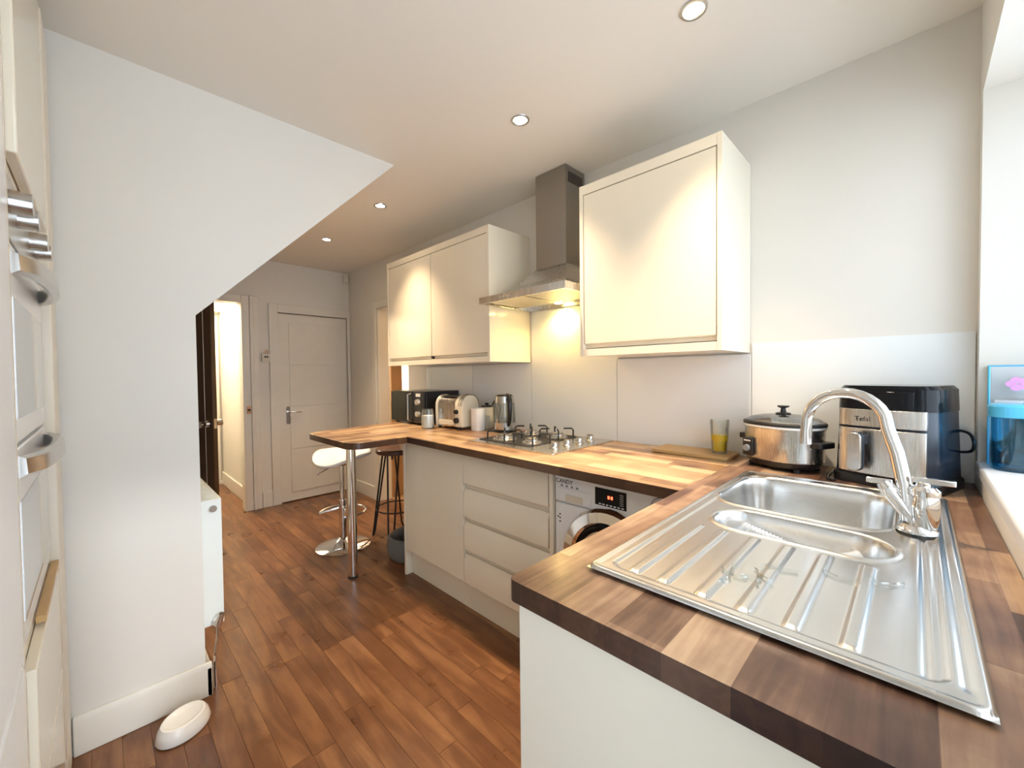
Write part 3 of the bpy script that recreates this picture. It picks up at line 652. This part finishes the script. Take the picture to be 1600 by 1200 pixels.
# ------------------------------------------------------------------ ceiling downlights
wheres = ['above the sink end of the worktop', 'above the hob, in front of the large wall cabinet', 'above the breakfast bar', 'by the closet door at the far end']
for (lx, ly), wh in zip(((1.387, 0.525), (1.40, 1.315), (1.395, 2.65), (1.40, 3.616)), wheres):
    l = thing('downlight', 'round chrome recessed ceiling spotlight, lit, '+wh, 'light', (lx, ly, C), group='ceiling spotlights')
    MB().lathe([(0.030, -0.002), (0.033, -0.006), (0.041, -0.005), (0.043, 0.0), (0.030, 0.0), (0.030, -0.002)], n=36).build('rim', 'silver', l, smooth=True)
    MB().lathe([(0, -0.003), (0.022, -0.0035), (0.030, -0.001)], n=28).build('bulb', 'bulb', l, smooth=True)
    s = bpy.data.lights.new('downlight_light', 'SPOT'); s.energy = LAMP*3; s.color = WARM; s.spot_size = R(84); s.spot_blend = 1.0; s.shadow_soft_size = 0.035
    so = bpy.data.objects.new('downlight_light', s); COL.objects.link(so); so.location = (lx, ly, C-0.012)
# unseen lamps added to brighten the hall and backlight the next-room door panes
for nm, loc, lab, en in (('added_hall_lamp', (0.62, 5.45, C), 'unseen round ceiling lamp added to brighten the hall', 10), ('added_room_lamp', (2.75, 4.62, C), 'unseen round ceiling lamp added to backlight the door panes', 30)):
    l = thing(nm, lab, 'light', loc)
    MB().lathe([(0, -0.05), (0.08, -0.045), (0.12, -0.02), (0.12, 0)], n=28).build('diffuser', 'bulb', l, smooth=True)
    s = bpy.data.lights.new(nm+'_light', 'POINT'); s.energy = en; s.color = (1, 0.88, 0.68); s.shadow_soft_size = 0.1
    so = bpy.data.objects.new(nm+'_light', s); COL.objects.link(so); so.location = (loc[0], loc[1], C-0.16)

# ------------------------------------------------------------------ appliances on the worktop
# microwave
mw = thing('microwave', 'black microwave oven with silver door handle and two knobs', 'microwave', (1.86, 2.86, T))
X0, Y0, Y1, Z0, Z1 = 1.70, 2.615, 3.105, T+0.012, T+0.258
B(X0+0.02, 2.03, Y0, Y1, Z0, Z1).build('body', 'black', mw, world=True, bevel=0.004)
mdoor = B(X0, X0+0.019, Y0+0.155, Y1-0.002, Z0+0.004, Z1-0.004).build('door', 'blackg', mw, world=True, bevel=0.003)
B(X0, X0+0.019, Y0+0.002, Y0+0.152, Z0+0.004, Z1-0.004).build('control_panel', 'black', mw, world=True, bevel=0.003)
m = MB(); m.tube([(X0, Y0+0.18, Z0+0.02), (X0-0.028, Y0+0.18, Z0+0.026), (X0-0.028, Y0+0.18, Z1-0.026), (X0, Y0+0.18, Z1-0.02)], 0.008, 10); m.build('handle', 'silver', mdoor, world=True, smooth=True)
for z in (Z0+0.075, Z0+0.165): MB().cyl((X0-0.022, Y0+0.075, z), (X0, Y0+0.075, z), 0.020, 0.026).build('knob', 'silver', mw, world=True, smooth=True)
B(X0-0.001, X0+0.001, Y0+0.05, Y0+0.11, Z1-0.04, Z1-0.016).build('sticker', 'white', mw, world=True)
for fx, fy in ((1.74, 2.65), (1.74, 3.07), (2.0, 2.65), (2.0, 3.07)): MB().cyl((fx, fy, T), (fx, fy, T+0.013), 0.014, n=12).build('foot', 'blackm', mw, world=True)
# candle jar
j = thing('candle_jar', 'clear glass jar half filled with white wax in front of the microwave', 'jar', (1.655, 2.50, T))
MB().lathe([(0, 0), (0.043, 0), (0.046, 0.01), (0.046, 0.115), (0.040, 0.128), (0.040, 0.140), (0.037, 0.140), (0.037, 0.127), (0.0435, 0.112), (0.0435, 0.004), (0, 0.004)], n=32).build('jar_glass', 'glass', j, smooth=True)
MB().lathe([(0, 0.0045), (0.0432, 0.0045), (0.0432, 0.092), (0, 0.092)], n=32).build('wax', 'milk', j, smooth=True)
# toaster
to = thing('toaster', 'cream and steel slot toaster with ribbed rounded end and black dials', 'toaster', (1.80, 2.36, T), R(8))
def arch(x0, x1, z0, z1, r, n=8):
    return [(x0, z0), (x1, z0)] + [(x1-r+r*math.cos(R(90*i/n)), z1-r+r*math.sin(R(90*i/n))) for i in range(n+1)] + [(x0+r-r*math.sin(R(90*i/n)), z1-r+r*math.cos(R(90*i/n))) for i in range(n+1)]
MB().prism(arch(-0.075, 0.085, 0.02, 0.232, 0.070), -0.07, 0.105, axis=1).build('body', 'steel', to, smooth=True, bevel=0.003)
MB().prism(arch(-0.082, 0.092, 0.018, 0.240, 0.075), -0.145, -0.070, axis=1).build('end_cap', 'creamc', to, smooth=True, bevel=0.008)
MB().prism(arch(-0.082, 0.092, 0.018, 0.240, 0.075), 0.105, 0.125, axis=1).build('end_cap', 'creamc', to, smooth=True, bevel=0.006)
for q in range(3):
    oa = arch(-0.084, 0.094, 0.10+0.012*q, 0.242, 0.077)[2:]
    MB().tube([(x_, -0.110-q*0.0150, z_) for x_, z_ in oa], 0.0014, 6).build('rib', 'ink', to, smooth=True)
B(-0.079, -0.074, -0.06, 0.095, 0.03, 0.065).build('crumb_tray', 'creamc', to, bevel=0.002)
for z, r_ in ((0.125, 0.017), (0.065, 0.022)): MB().cyl((-0.098, -0.090, z), (-0.08, -0.090, z), r_*0.85, r_).build('dial', 'black', to, smooth=True)
for q in range(2): B(-0.045+q*0.05, -0.025+q*0.05, -0.05, 0.09, 0.2325, 0.236).build('slot', 'blackm', to)
for fx, fy in ((-0.06, -0.09), (0.07, -0.09), (-0.06, 0.10), (0.07, 0.10)): MB().cyl((fx, fy, 0), (fx, fy, 0.022), 0.012, n=12).build('foot', 'blackm', to)
# canisters
def canister(x, y, lab, mat, txt):
    c = thing('canister', lab, 'canister', (x, y, T))
    MB().lathe([(0, 0), (0.046, 0), (0.048, 0.004), (0.048, 0.148), (0.046, 0.150), (0.044, 0.147), (0.044, 0.01), (0, 0.01)], n=36).build('pot', mat, c, smooth=True)
    if txt:
        dv = Vector((-x, -y, 0)).normalized(); r_ = Vector((dv.y*-1, dv.x, 0))
        text_mesh('lettering', txt, 0.026, 'greyink', c, frame_mat(r_, (0, 0, 1), dv*0.0482+Vector((0, 0, 0.085))))
    return c
canister(1.822, 2.140, 'white open ceramic canister beside the toaster', 'whitec', '')
c = canister(1.945, 2.185, 'cream canister lettered TEA between white canister and kettle', 'creamc', 'TEA')
MB().lathe([(0, 0.150), (0.043, 0.150), (0.040, 0.160), (0.012, 0.166), (0.014, 0.178), (0, 0.182)], n=28).build('lid', 'black', c, smooth=True)
# kettle
kt = thing('kettle', 'clear glass kettle with steel bands and black handle', 'kettle', (1.905, 1.960, T))
MB().lathe([(0, 0), (0.078, 0), (0.080, 0.008), (0.078, 0.016), (0, 0.016)], n=36).build('power_base', 'black', kt, smooth=True)
MB().lathe([(0, 0.017), (0.074, 0.017), (0.074, 0.062), (0, 0.062)], n=36).build('lower_band', 'steel', kt, smooth=True)
MB().lathe([(0.072, 0.062), (0.072, 0.10), (0.066, 0.195), (0.063, 0.195), (0.069, 0.10), (0.069, 0.062)], n=36).build('glass_jug', 'glass', kt, smooth=True)
MB().lathe([(0, 0.0625), (0.0685, 0.0625), (0.0683, 0.088), (0, 0.088)], n=36).build('water', 'clearwhite', kt, smooth=True)
MB().lathe([(0.067, 0.194), (0.062, 0.235), (0.058, 0.238), (0, 0.238)], n=36).build('upper_band', 'steel', kt, smooth=True)
MB().lathe([(0, 0.238), (0.056, 0.238), (0.050, 0.246), (0, 0.248)], n=36).build('lid', 'black', kt, smooth=True)
hd = Vector((-0.45, -0.89, 0))
MB().tube([hd*0.056+Vector((0, 0, 0.243)), hd*0.090+Vector((0, 0, 0.240)), hd*0.105+Vector((0, 0, 0.215)), hd*0.108+Vector((0, 0, 0.15)), hd*0.100+Vector((0, 0, 0.085)), hd*0.078+Vector((0, 0, 0.045))], [0.014, 0.016, 0.017, 0.016, 0.014, 0.010], 14).build('handle', 'black', kt, smooth=True)
MB().tube(smooth([(0.03, 0.07, 0.010), (0.06, 0.13, 0.008), (0.09, 0.16, 0.05), (0.10, 0.15, 0.15), (0.10, 0.20, 0.19), (0.125, 0.26, 0.16)]), 0.004, 8).build('cord', 'black', kt, smooth=True)
# chopping board, glass of juice
MB_b = MB().prism(rrect(1.862, 2.040, 0.566, 0.908, 0.018), T+0.0005, T+0.016)
tag(MB_b.build('chopping_board', 'board', bevel=0.003), 'flat bamboo chopping board beside the slow cooker', 'board')
g = thing('drinking_glass', 'tall clear glass half full of yellow juice on the chopping board', 'glass', (1.958, 0.628, T+0.0165))
MB().lathe([(0, 0), (0.030, 0), (0.032, 0.004), (0.040, 0.150), (0.0375, 0.150), (0.0298, 0.010), (0, 0.009)], n=32).build('tumbler', 'glass', g, smooth=True)
MB().lathe([(0, 0.0095), (0.0295, 0.0105), (0.0340, 0.083), (0, 0.083)], n=32).build('juice', 'juice', g, smooth=True)
# slow cooker
sc = thing('slow_cooker', 'oval stainless steel slow cooker with glass lid and black handles', 'cooker', (1.908, 0.375, T), R(66))
sA, sB = 0.138, 0.108
def oval(prof, n=48): return MB().lathe(prof, n=n, sx=sA, sy=sB, sq=2.3)
oval([(0, 0.012), (0.84, 0.012), (0.90, 0.020), (0.97, 0.036), (0.965, 0.038), (0, 0.038)]).build('base', 'black', sc, smooth=True)
oval([(0.96, 0.036), (0.985, 0.040), (1.0, 0.150), (1.02, 0.160), (1.0, 0.163), (0.9, 0.163)]).build('pot', 'steel', sc, smooth=True)
oval([(0.985, 0.160), (1.035, 0.163), (1.035, 0.170), (0.98, 0.172)]).build('pot_rim', 'white', sc, smooth=True)
oval([(0.97, 0.165), (0.5, 0.160), (0, 0.160)]).build('inner_pot', 'whitec', sc, smooth=True)
oval([(0.98, 0.171), (1.045, 0.172), (1.05, 0.180), (1.0, 0.185), (0.96, 0.183)]).build('lid_rim', 'blackm', sc, smooth=True)
oval([(1.0, 0.184), (0.85, 0.198), (0.5, 0.209), (0, 0.212)]).build('lid', 'lidglass', sc, smooth=True)
MB().lathe([(0, 0.210), (0.026, 0.211), (0.026, 0.216), (0.010, 0.220), (0.008, 0.234), (0.020, 0.240), (0.021, 0.245), (0, 0.246)], n=24).build('knob', 'black', sc, smooth=True)
for s_ in (-1, 1): MB().prism(rrect(sA*s_-0.030, sA*s_+0.030, -0.042, 0.042, 0.012), 0.098, 0.120).build('handle', 'black', sc, bevel=0.003)
MB().box(0.045, 0.090, 0.084, 0.114, 0.045, 0.115).build('control_box', 'black', sc, bevel=0.004)
MB().cyl((0.068, 0.112, 0.075), (0.068, 0.124, 0.075), 0.014, 0.012).build('dial', 'greyink', sc, smooth=True)
B(0.053, 0.082, 0.1135, 0.1148, 0.102, 0.107).build('plate', 'lightink', sc)
for q in range(4): MB().cyl((0.09*(1 if q % 2 else -1), 0.055*(1 if q > 1 else -1), 0), (0.09*(1 if q % 2 else -1), 0.055*(1 if q > 1 else -1), 0.014), 0.012, n=12).build('foot', 'blackm', sc)
# air fryer: local -x is its front
af = thing('air_fryer', 'black and stainless steel air fryer with drawer handle in the corner', 'air fryer', (1.897, 0.048, T), R(-17))
def afsec(w0, w1, d, inset=0):   # rounded plan section: x from -d/2..d/2, y from -w..w, bowed front
    out = []
    pts = rrect(-d/2+inset, d/2-inset, -w0+inset, w0-inset, 0.045, 8)
    for x_, y_ in pts:
        if x_ < -d/2+0.06+inset: x_ -= 0.018*(1-(y_/w0)**2)
        out.append((x_, y_))
    return out
def loft(secs, name, mat, parent, **k):
    m = MB(); rs = [m._v([(x_, y_, z) for x_, y_ in pl_]) for pl_, z in secs]; n = len(rs[0])
    for a, b in zip(rs, rs[1:]):
        for i in range(n): m.bm.faces.new((a[i], a[(i+1) % n], b[(i+1) % n], b[i]))
    m.bm.faces.new(rs[0][::-1]); m.bm.faces.new(rs[-1]); return m.build(name, mat, parent, smooth=True, **k)
hw, dd = 0.136, 0.235
loft([(afsec(hw+0.006, 0, dd+0.01), 0.0), (afsec(hw+0.006, 0, dd+0.01), 0.028), (afsec(hw+0.002, 0, dd), 0.035)], 'base', 'black', af)
loft([(afsec(hw, 0, dd-0.004), 0.033), (afsec(hw-0.006, 0, dd-0.016), 0.252)], 'body', 'navy', af)
loft([(afsec(hw-0.004, 0, dd-0.012), 0.250), (afsec(hw-0.006, 0, dd-0.016), 0.318), (afsec(hw-0.012, 0, dd-0.022, 0.004), 0.330)], 'hood', 'blackg', af)
def front_shell(z0, z1, name, mat, off, ymax=0.112):
    m = MB(); a = []; b = []
    for i in range(17):
        y_ = -ymax+2*ymax*i/16; xx = -dd/2-0.018*(1-(y_/hw)**2)-off
        if abs(y_) > hw-0.045: xx += 0.045-math.sqrt(max(0, 0.045**2-(abs(y_)-(hw-0.045))**2))
        a.append((xx, y_)); b.append((xx+0.012, y_))
    return m.prism(a+b[::-1], z0, z1).build(name, mat, af, smooth=True, bevel=0.001)
front_shell(0.196, 0.252, 'badge_panel', 'steel', 0.004)
front_shell(0.040, 0.188, 'drawer', 'steel', 0.006)
front_shell(0.252, 0.312, 'touch_screen', 'blackg', 0.003, 0.085)
xh = -dd/2-0.026
m = MB(); m.prism(rrect(0.024, 0.062, 0.055, 0.178, 0.016), xh-0.048, xh-0.036, axis=0)
m.build('handle_plate', 'steel', af, bevel=0.002)
m = MB(); m.prism(rrect(0.022, 0.064, 0.053, 0.180, 0.016), xh-0.036, xh-0.022, axis=0); m.box(xh-0.030, xh+0.012, 0.028, 0.058, 0.135, 0.172)
m.build('handle', 'navy', af, bevel=0.003)
text_mesh('brand_lettering', 'Tefal', 0.022, 'ink', af, frame_mat((0, -1, 0), (0, 0, 1), (-dd/2-0.0212, 0.040, 0.220)))
pts = [(0.11, -0.10, 0.18), (0.125, -0.135, 0.175), (0.135, -0.155, 0.14), (0.13, -0.15, 0.10), (0.115, -0.12, 0.09)]
cr = MB().tube(smooth([(0.10, -0.105, 0.185), (0.075, -0.150, 0.180), (0.060, -0.166, 0.155), (0.065, -0.160, 0.125), (0.10, -0.120, 0.112)]), 0.0045, 8)
cr.build('cord', 'black', af, smooth=True)
tag(MB().tube(smooth([(1.99, 0.212, T+0.005), (1.93, 0.222, T+0.005), (1.85, 0.224, T+0.005), (1.785, 0.218, T+0.005), (1.765, 0.205, T+0.005), (1.78, 0.196, T+0.005)]), 0.004, 8).build('power_cord', 'black', smooth=True), 'loose black power cord between slow cooker and air fryer', 'cord')

# ------------------------------------------------------------------ window sill things
b = thing('water_jug', 'translucent blue plastic jug with light blue lid on the window sill', 'jug', (1.872, -0.212, wz0+0.005))
MB().lathe([(0, 0), (0.048, 0), (0.054, 0.006), (0.056, 0.155), (0.053, 0.155), (0.051, 0.010), (0, 0.008)], n=36, sx=1.0, sy=1.0, sq=2.6).build('jug_body', 'blueglass', b, smooth=True)
MB().lathe([(0, 0.009), (0.050, 0.010), (0.051, 0.055), (0, 0.055)], n=32, sq=2.6).build('water', 'blueglass', b, smooth=True)
lid = MB().lathe([(0.053, 0.154), (0.060, 0.156), (0.061, 0.186), (0.055, 0.192), (0, 0.194)], n=36, sq=2.6); lid.prism([(-0.02, 0.190), (0.02, 0.190), (0.02, 0.200), (-0.02, 0.196)], -0.075, -0.01, axis=1)
lid.build('lid', 'ltblue', b, smooth=True)
tr = thing('plastic_caddy', 'clear plastic caddy with blue edges and pink flower print behind the jug', 'caddy', (1.964, -0.29, wz0+0.005))
m = MB(); m.box(-0.020, -0.016, -0.13, 0.130, 0.0, 0.305); m.box(-0.016, 0.016, -0.13, 0.13, 0, 0.004); m.box(-0.016, 0.016, 0.126, 0.13, 0.004, 0.305); m.box(-0.016, 0.016, -0.13, -0.126, 0.004, 0.305)
m.build('walls', 'clearwhite', tr); B(0.016, 0.019, -0.13, 0.130, 0, 0.305).build('back_panel', 'white', tr)
m = MB(); m.tube([(-0.020, -0.13, 0.305), (-0.020, 0.130, 0.305), (-0.020, 0.130, 0.0), (-0.020, -0.13, 0.0)], 0.004, 8, True); m.build('edge_trim', 'ltblue', tr, smooth=True)
m = MB()
for q in range(5):
    a = 2*PI*q/5; m.prism([(0.072+0.014*math.cos(a)+0.012*math.cos(t), 0.250+0.012*math.sin(a)+0.010*math.sin(t)) for t in [2*PI*i/12 for i in range(12)]], -0.0212-0.0002*q, -0.0204, axis=0)
m.build('flower_print', 'pink', tr)
B(-0.0208, -0.0202, -0.12, 0.118, 0.170, 0.200).build('print_band', 'lightink', tr)

# ------------------------------------------------------------------ far-end small items
t = thing('thermostat', 'small white wall thermostat with dark display between the doorways', 'thermostat', (1.185, FY, 1.515))
B(1.143, 1.212, FY-0.035, FY-0.001, 1.474, 1.560).build('case', 'beige', t, world=True, bevel=0.004)
B(1.165, 1.180, FY-0.0365, FY-0.034, 1.515, 1.532).build('display', 'blackg', t, world=True); B(1.184, 1.199, FY-0.0365, FY-0.034, 1.515, 1.532).build('display', 'blackg', t, world=True)
MB().tube([(1.178, FY-0.02, 1.560), (1.174, FY-0.022, 1.585), (1.188, FY-0.022, 1.597), (1.202, FY-0.022, 1.585), (1.198, FY-0.02, 1.560)], 0.004, 8).build('wire_loop', 'copper', t, world=True, smooth=True)
t = thing('motion_sensor', 'small white alarm motion sensor high in the far corner', 'sensor', (2.0, FY-0.03, 2.40))
MB().prism(rrect(1.972, 2.032, 2.385, 2.475, 0.014), FY-0.052, FY-0.006, axis=1).build('case', 'beige', t, world=True, bevel=0.006)
B(1.98, 2.024, FY-0.055, FY-0.050, 2.395, 2.425).build('lens', 'gloss', t, world=True, bevel=0.002); B(1.99, 2.02, FY-0.02, FY-0.001, 2.42, 2.45).build('bracket', 'beige', t, world=True)
t = thing('door_keep', 'old brass latch keep on the hall door frame', 'latch', (1.03, FY-0.03, 1.0))
B(1.005, 1.04, FY-0.034, FY-0.0225, 0.965, 1.035).build('plate', 'copper', t, world=True, bevel=0.003); MB().cyl((1.02, FY-0.034, 1.0), (1.02, FY-0.046, 1.0), 0.012).build('bolt', 'blackm', t, world=True)

# radiator on the side of the stairs wall
rd = thing('radiator', 'white panel radiator on the side of the under stairs wall', 'radiator', (0.335, 2.55, 0.0))
for xa in (0.290, 0.345): B(xa, xa+0.012, 2.16, 2.96, 0.255, 0.790).build('panel', 'rad', rd, world=True, bevel=0.004)
B(0.284, 0.359, 2.150, 2.161, 0.250, 0.795).build('side_cover', 'rad', rd, world=True, bevel=0.003)
B(0.284, 0.359, 2.959, 2.970, 0.250, 0.795).build('side_cover', 'rad', rd, world=True, bevel=0.003)
B(0.284, 0.359, 2.161, 2.959, 0.788, 0.795).build('top_grille', 'rad', rd, world=True)
for q in range(24): B(0.312, 0.346, 2.19+q*0.031, 2.20+q*0.031, 0.7945, 0.7965).build('grille_slot', 'rad', rd, world=True)
MB().cyl((0.328, 2.151, 0.757), (0.328, 2.140, 0.757), 0.014).build('bleed_plug', 'silver', rd, world=True, smooth=True)
m = MB(); m.cyl((0.330, 2.151, 0.275), (0.330, 2.115, 0.275), 0.013); m.cyl((0.330, 2.118, 0.262), (0.342, 2.108, 0.31), 0.016, 0.011); m.tube(smooth([(0.330, 2.118, 0.268), (0.328, 2.112, 0.22), (0.318, 2.105, 0.16), (0.314, 2.100, 0.10), (0.314, 2.100, 0.0)]), 0.0075, 10)
m.build('valve_and_pipe', 'chrome', rd, world=True, smooth=True)
# pet bowl
pb = thing('pet_bowl', 'white plastic oval pet bowl on the floor by the skirting', 'bowl', (0.190, 1.945, 0), R(38))
MB().lathe([(0, 0.004), (0.98, 0.004), (1.0, 0.010), (0.92, 0.036), (0.80, 0.052), (0.72, 0.054), (0.62, 0.048), (0.38, 0.042), (0, 0.040)], n=40, sx=0.092, sy=0.072).build('dish', 'whitec', pb, smooth=True)

# ------------------------------------------------------------------ stools and pet bed
st = thing('bar_stool', 'white moulded gas lift bar stool with chrome disc base', 'stool', (1.305, 3.165, 0), R(20))
MB().lathe([(0, 0), (0.198, 0), (0.200, 0.006), (0.185, 0.016), (0.11, 0.036), (0.045, 0.058), (0.030, 0.070), (0, 0.072)], n=48).build('base', 'chrome', st, smooth=True)
m = MB(); m.cyl((0, 0, 0.06), (0, 0, 0.36), 0.029); m.cyl((0, 0, 0.36), (0, 0, 0.64), 0.019); m.cyl((0, 0, 0.635), (0, 0, 0.66), 0.05, 0.09); m.build('column', 'chrome', st, smooth=True)
m = MB(); pts = [(0.165*math.cos(R(a)), 0.17*math.sin(R(a)), 0.27) for a in range(-130, 131, 10)]; m.tube([(0.02, 0.02, 0.30)]+[pts[-1]]+pts[::-1][1:]+[(0.02, -0.02, 0.30)], 0.0085, 10); m.build('foot_ring', 'chrome', st, smooth=True)
m = MB(); rr_ = []
NS = 10
for i in range(NS+1):
    t_ = i/NS; ring_ = []
    for q in range(40):
        a = 2*PI*q/40; rx, ry = 0.19, 0.225
        x_, y_ = rx*t_*math.cos(a), ry*t_*math.sin(a)
        z_ = 0.685 + 0.055*(abs(y_)/0.225)**2.2 + 0.075*max(0, x_/0.19)**2.5 - 0.020*max(0, -x_/0.19)**2
        ring_.append((x_, y_, z_))
    rr_.append(ring_)
vr = [m._v(rg) for rg in rr_[1:]]; cv = m.bm.verts.new((0, 0, 0.685))
for q in range(40): m.bm.faces.new((cv, vr[0][q], vr[0][(q+1) % 40]))
for a, b in zip(vr, vr[1:]):
    for q in range(40): m.bm.faces.new((a[q], b[q], b[(q+1) % 40], a[(q+1) % 40]))
so = m.build('seat', 'white', st, smooth=True, ang=180); md = so.modifiers.new('thick', 'SOLIDIFY'); md.thickness = 0.022; md.offset = -1
MB().tube([(0, 0, 0.65), (-0.05, 0.03, 0.64), (-0.15, 0.10, 0.58)], 0.006, 8).build('lift_lever', 'chrome', st, smooth=True)

st = thing('stool', 'round dark wood stool with black hairpin legs under the breakfast bar', 'stool', (1.70, 3.03, 0))
MB().lathe([(0, 0.690), (0.155, 0.690), (0.165, 0.698), (0.165, 0.722), (0.158, 0.730), (0.09, 0.724), (0, 0.720)], n=40).build('seat', 'seatwood', st, smooth=True)
for q in range(4):
    a = R(45+90*q); u_ = Vector((math.cos(a), math.sin(a), 0)); v_ = Vector((-math.sin(a), math.cos(a), 0))
    MB().tube([u_*0.10+v_*0.045+Vector((0, 0, 0.692)), u_*0.195+v_*0.020+Vector((0, 0, 0.04)), u_*0.203+v_*0.010+Vector((0, 0, 0.012)), u_*0.205+Vector((0, 0, 0.008)), u_*0.203-v_*0.010+Vector((0, 0, 0.012)), u_*0.195-v_*0.020+Vector((0, 0, 0.04)), u_*0.10-v_*0.045+Vector((0, 0, 0.692))], 0.0075, 8).build('leg', 'blackm', st, smooth=True)
MB().tube([(0.168*math.cos(2*PI*i/36), 0.168*math.sin(2*PI*i/36), 0.24) for i in range(36)], 0.006, 8, True).build('foot_ring', 'blackm', st, smooth=True)

pbed = thing('pet_bed', 'soft grey plush pet bed tucked behind the cabinet end', 'pet bed', (1.60, 2.63, 0), R(15))
MB().lathe([(0, 0.02), (0.12, 0.025), (0.145, 0.05), (0.15, 0.10), (0.165, 0.15), (0.185, 0.165), (0.205, 0.15), (0.215, 0.10), (0.205, 0.04), (0.18, 0.006), (0, 0.004)], n=40, sx=0.92, sy=0.85).build('cushion', 'grey', pbed, smooth=True)
MB().lathe([(0, 0.05), (0.10, 0.048), (0.142, 0.058)], n=32, sx=0.92, sy=0.85).build('liner', 'greyd', pbed, smooth=True)

# ------------------------------------------------------------------ tall oven housing on the left
hs = thing('oven_housing', 'tall white cabinet housing a built in double oven', 'cabinet', (-0.42, 1.6, 0))
B(-0.70, -0.118, 1.236, 1.256, 0.0, 2.44).build('side_panel', 'cream_m', hs, world=True)
B(-0.70, -0.100, 1.882, 2.066, 0.0, 2.44).build('filler_panel', 'cream_m', hs, world=True, bevel=0.004)
B(-0.70, -0.125, 1.257, 1.881, 1.742, 2.43).build('top_box', 'cream_m', hs, world=True)
B(-0.124, -0.103, 1.258, 1.980, 1.765, 2.435).build('upper_door', 'cream', hs, world=True, bevel=0.004)
B(-0.70, -0.125, 1.257, 1.881, 0.10, 0.765).build('lower_box', 'cream_m', hs, world=True)
B(-0.124, -0.104, 1.258, 1.878, 0.43, 0.735).build('lower_drawer', 'cream', hs, world=True, bevel=0.003)
B(-0.124, -0.104, 1.258, 1.878, 0.11, 0.422).build('lower_drawer', 'cream', hs, world=True, bevel=0.003)
B(-0.120, -0.103, 1.46, 1.878, 0.748, 0.764).build('grip_rail', 'board', hs, world=True)
B(-0.70, -0.16, 1.24, 2.06, 0.0, 0.098).build('plinth', 'cream_m', hs, world=True)
ov = thing('double_oven', 'built in double oven with silver knobs and curved handles', 'oven', (-0.42, 1.57, 0.768))
B(-0.66, -0.140, 1.262, 1.876, 0.768, 1.738).build('body', 'silver', ov, world=True)
B(-0.140, -0.121, 1.262, 1.876, 1.605, 1.738).build('control_panel', 'silver', ov, world=True, bevel=0.002)
for y_, r_ in ((1.32, 0.020), (1.44, 0.020), (1.66, 0.020), (1.78, 0.020)): MB().cyl((-0.121, y_, 1.685), (-0.090, y_, 1.685), r_*1.2, r_*1.1, 24).build('knob', 'silver', ov, world=True, smooth=True)
MB().cyl((-0.1215, 1.385, 1.715), (-0.119, 1.385, 1.715), 0.004, n=10).build('indicator', 'red', ov, world=True)
for z0, z1 in ((1.190, 1.598), (0.772, 1.180)):
    dr = B(-0.140, -0.121, 1.264, 1.874, z0, z1).build('oven_door', 'white', ov, world=True, bevel=0.003)
    B(-0.1215, -0.1195, 1.30, 1.84, z0+0.05, z1-0.11).build('door_window', 'ovenglass', dr, world=True)
    pts = []
    for i in range(13):
        t_ = i/12; pts.append((-0.121+0.040*math.sin(PI*t_)**0.5, 1.300+0.54*t_, z1-0.038))
    m = MB(); prof = [(0, 0.022), (0.010, 0.016), (0.012, -0.016), (0, -0.024), (-0.010, -0.018), (-0.010, 0.018)]
    rs = [m._v([(p[0]+a, p[1], p[2]+b_) for a, b_ in prof]) for p in pts]
    for a, b_ in zip(rs, rs[1:]):
        for i in range(6): m.bm.faces.new((a[i], a[(i+1) % 6], b_[(i+1) % 6], b_[i]))
    m.bm.faces.new(rs[0]); m.bm.faces.new(rs[-1][::-1]); m.build('handle', 'silver', dr, world=True, smooth=True, ang=30)
fr = thing('fridge_freezer', 'tall white fridge freezer front beside the oven housing', 'fridge', (-0.42, 0.9, 0))
B(-0.70, -0.140, 0.62, 1.226, 0.02, 2.02).build('body', 'white', fr, world=True)
B(-0.139, -0.116, 0.622, 1.224, 0.78, 2.01).build('door', 'white', fr, world=True, bevel=0.008)
B(-0.139, -0.116, 0.622, 1.224, 0.06, 0.77).build('door', 'white', fr, world=True, bevel=0.008)
B(-0.60, -0.17, 0.66, 1.19, 0.0, 0.02).build('feet', 'blackm', fr, world=True)
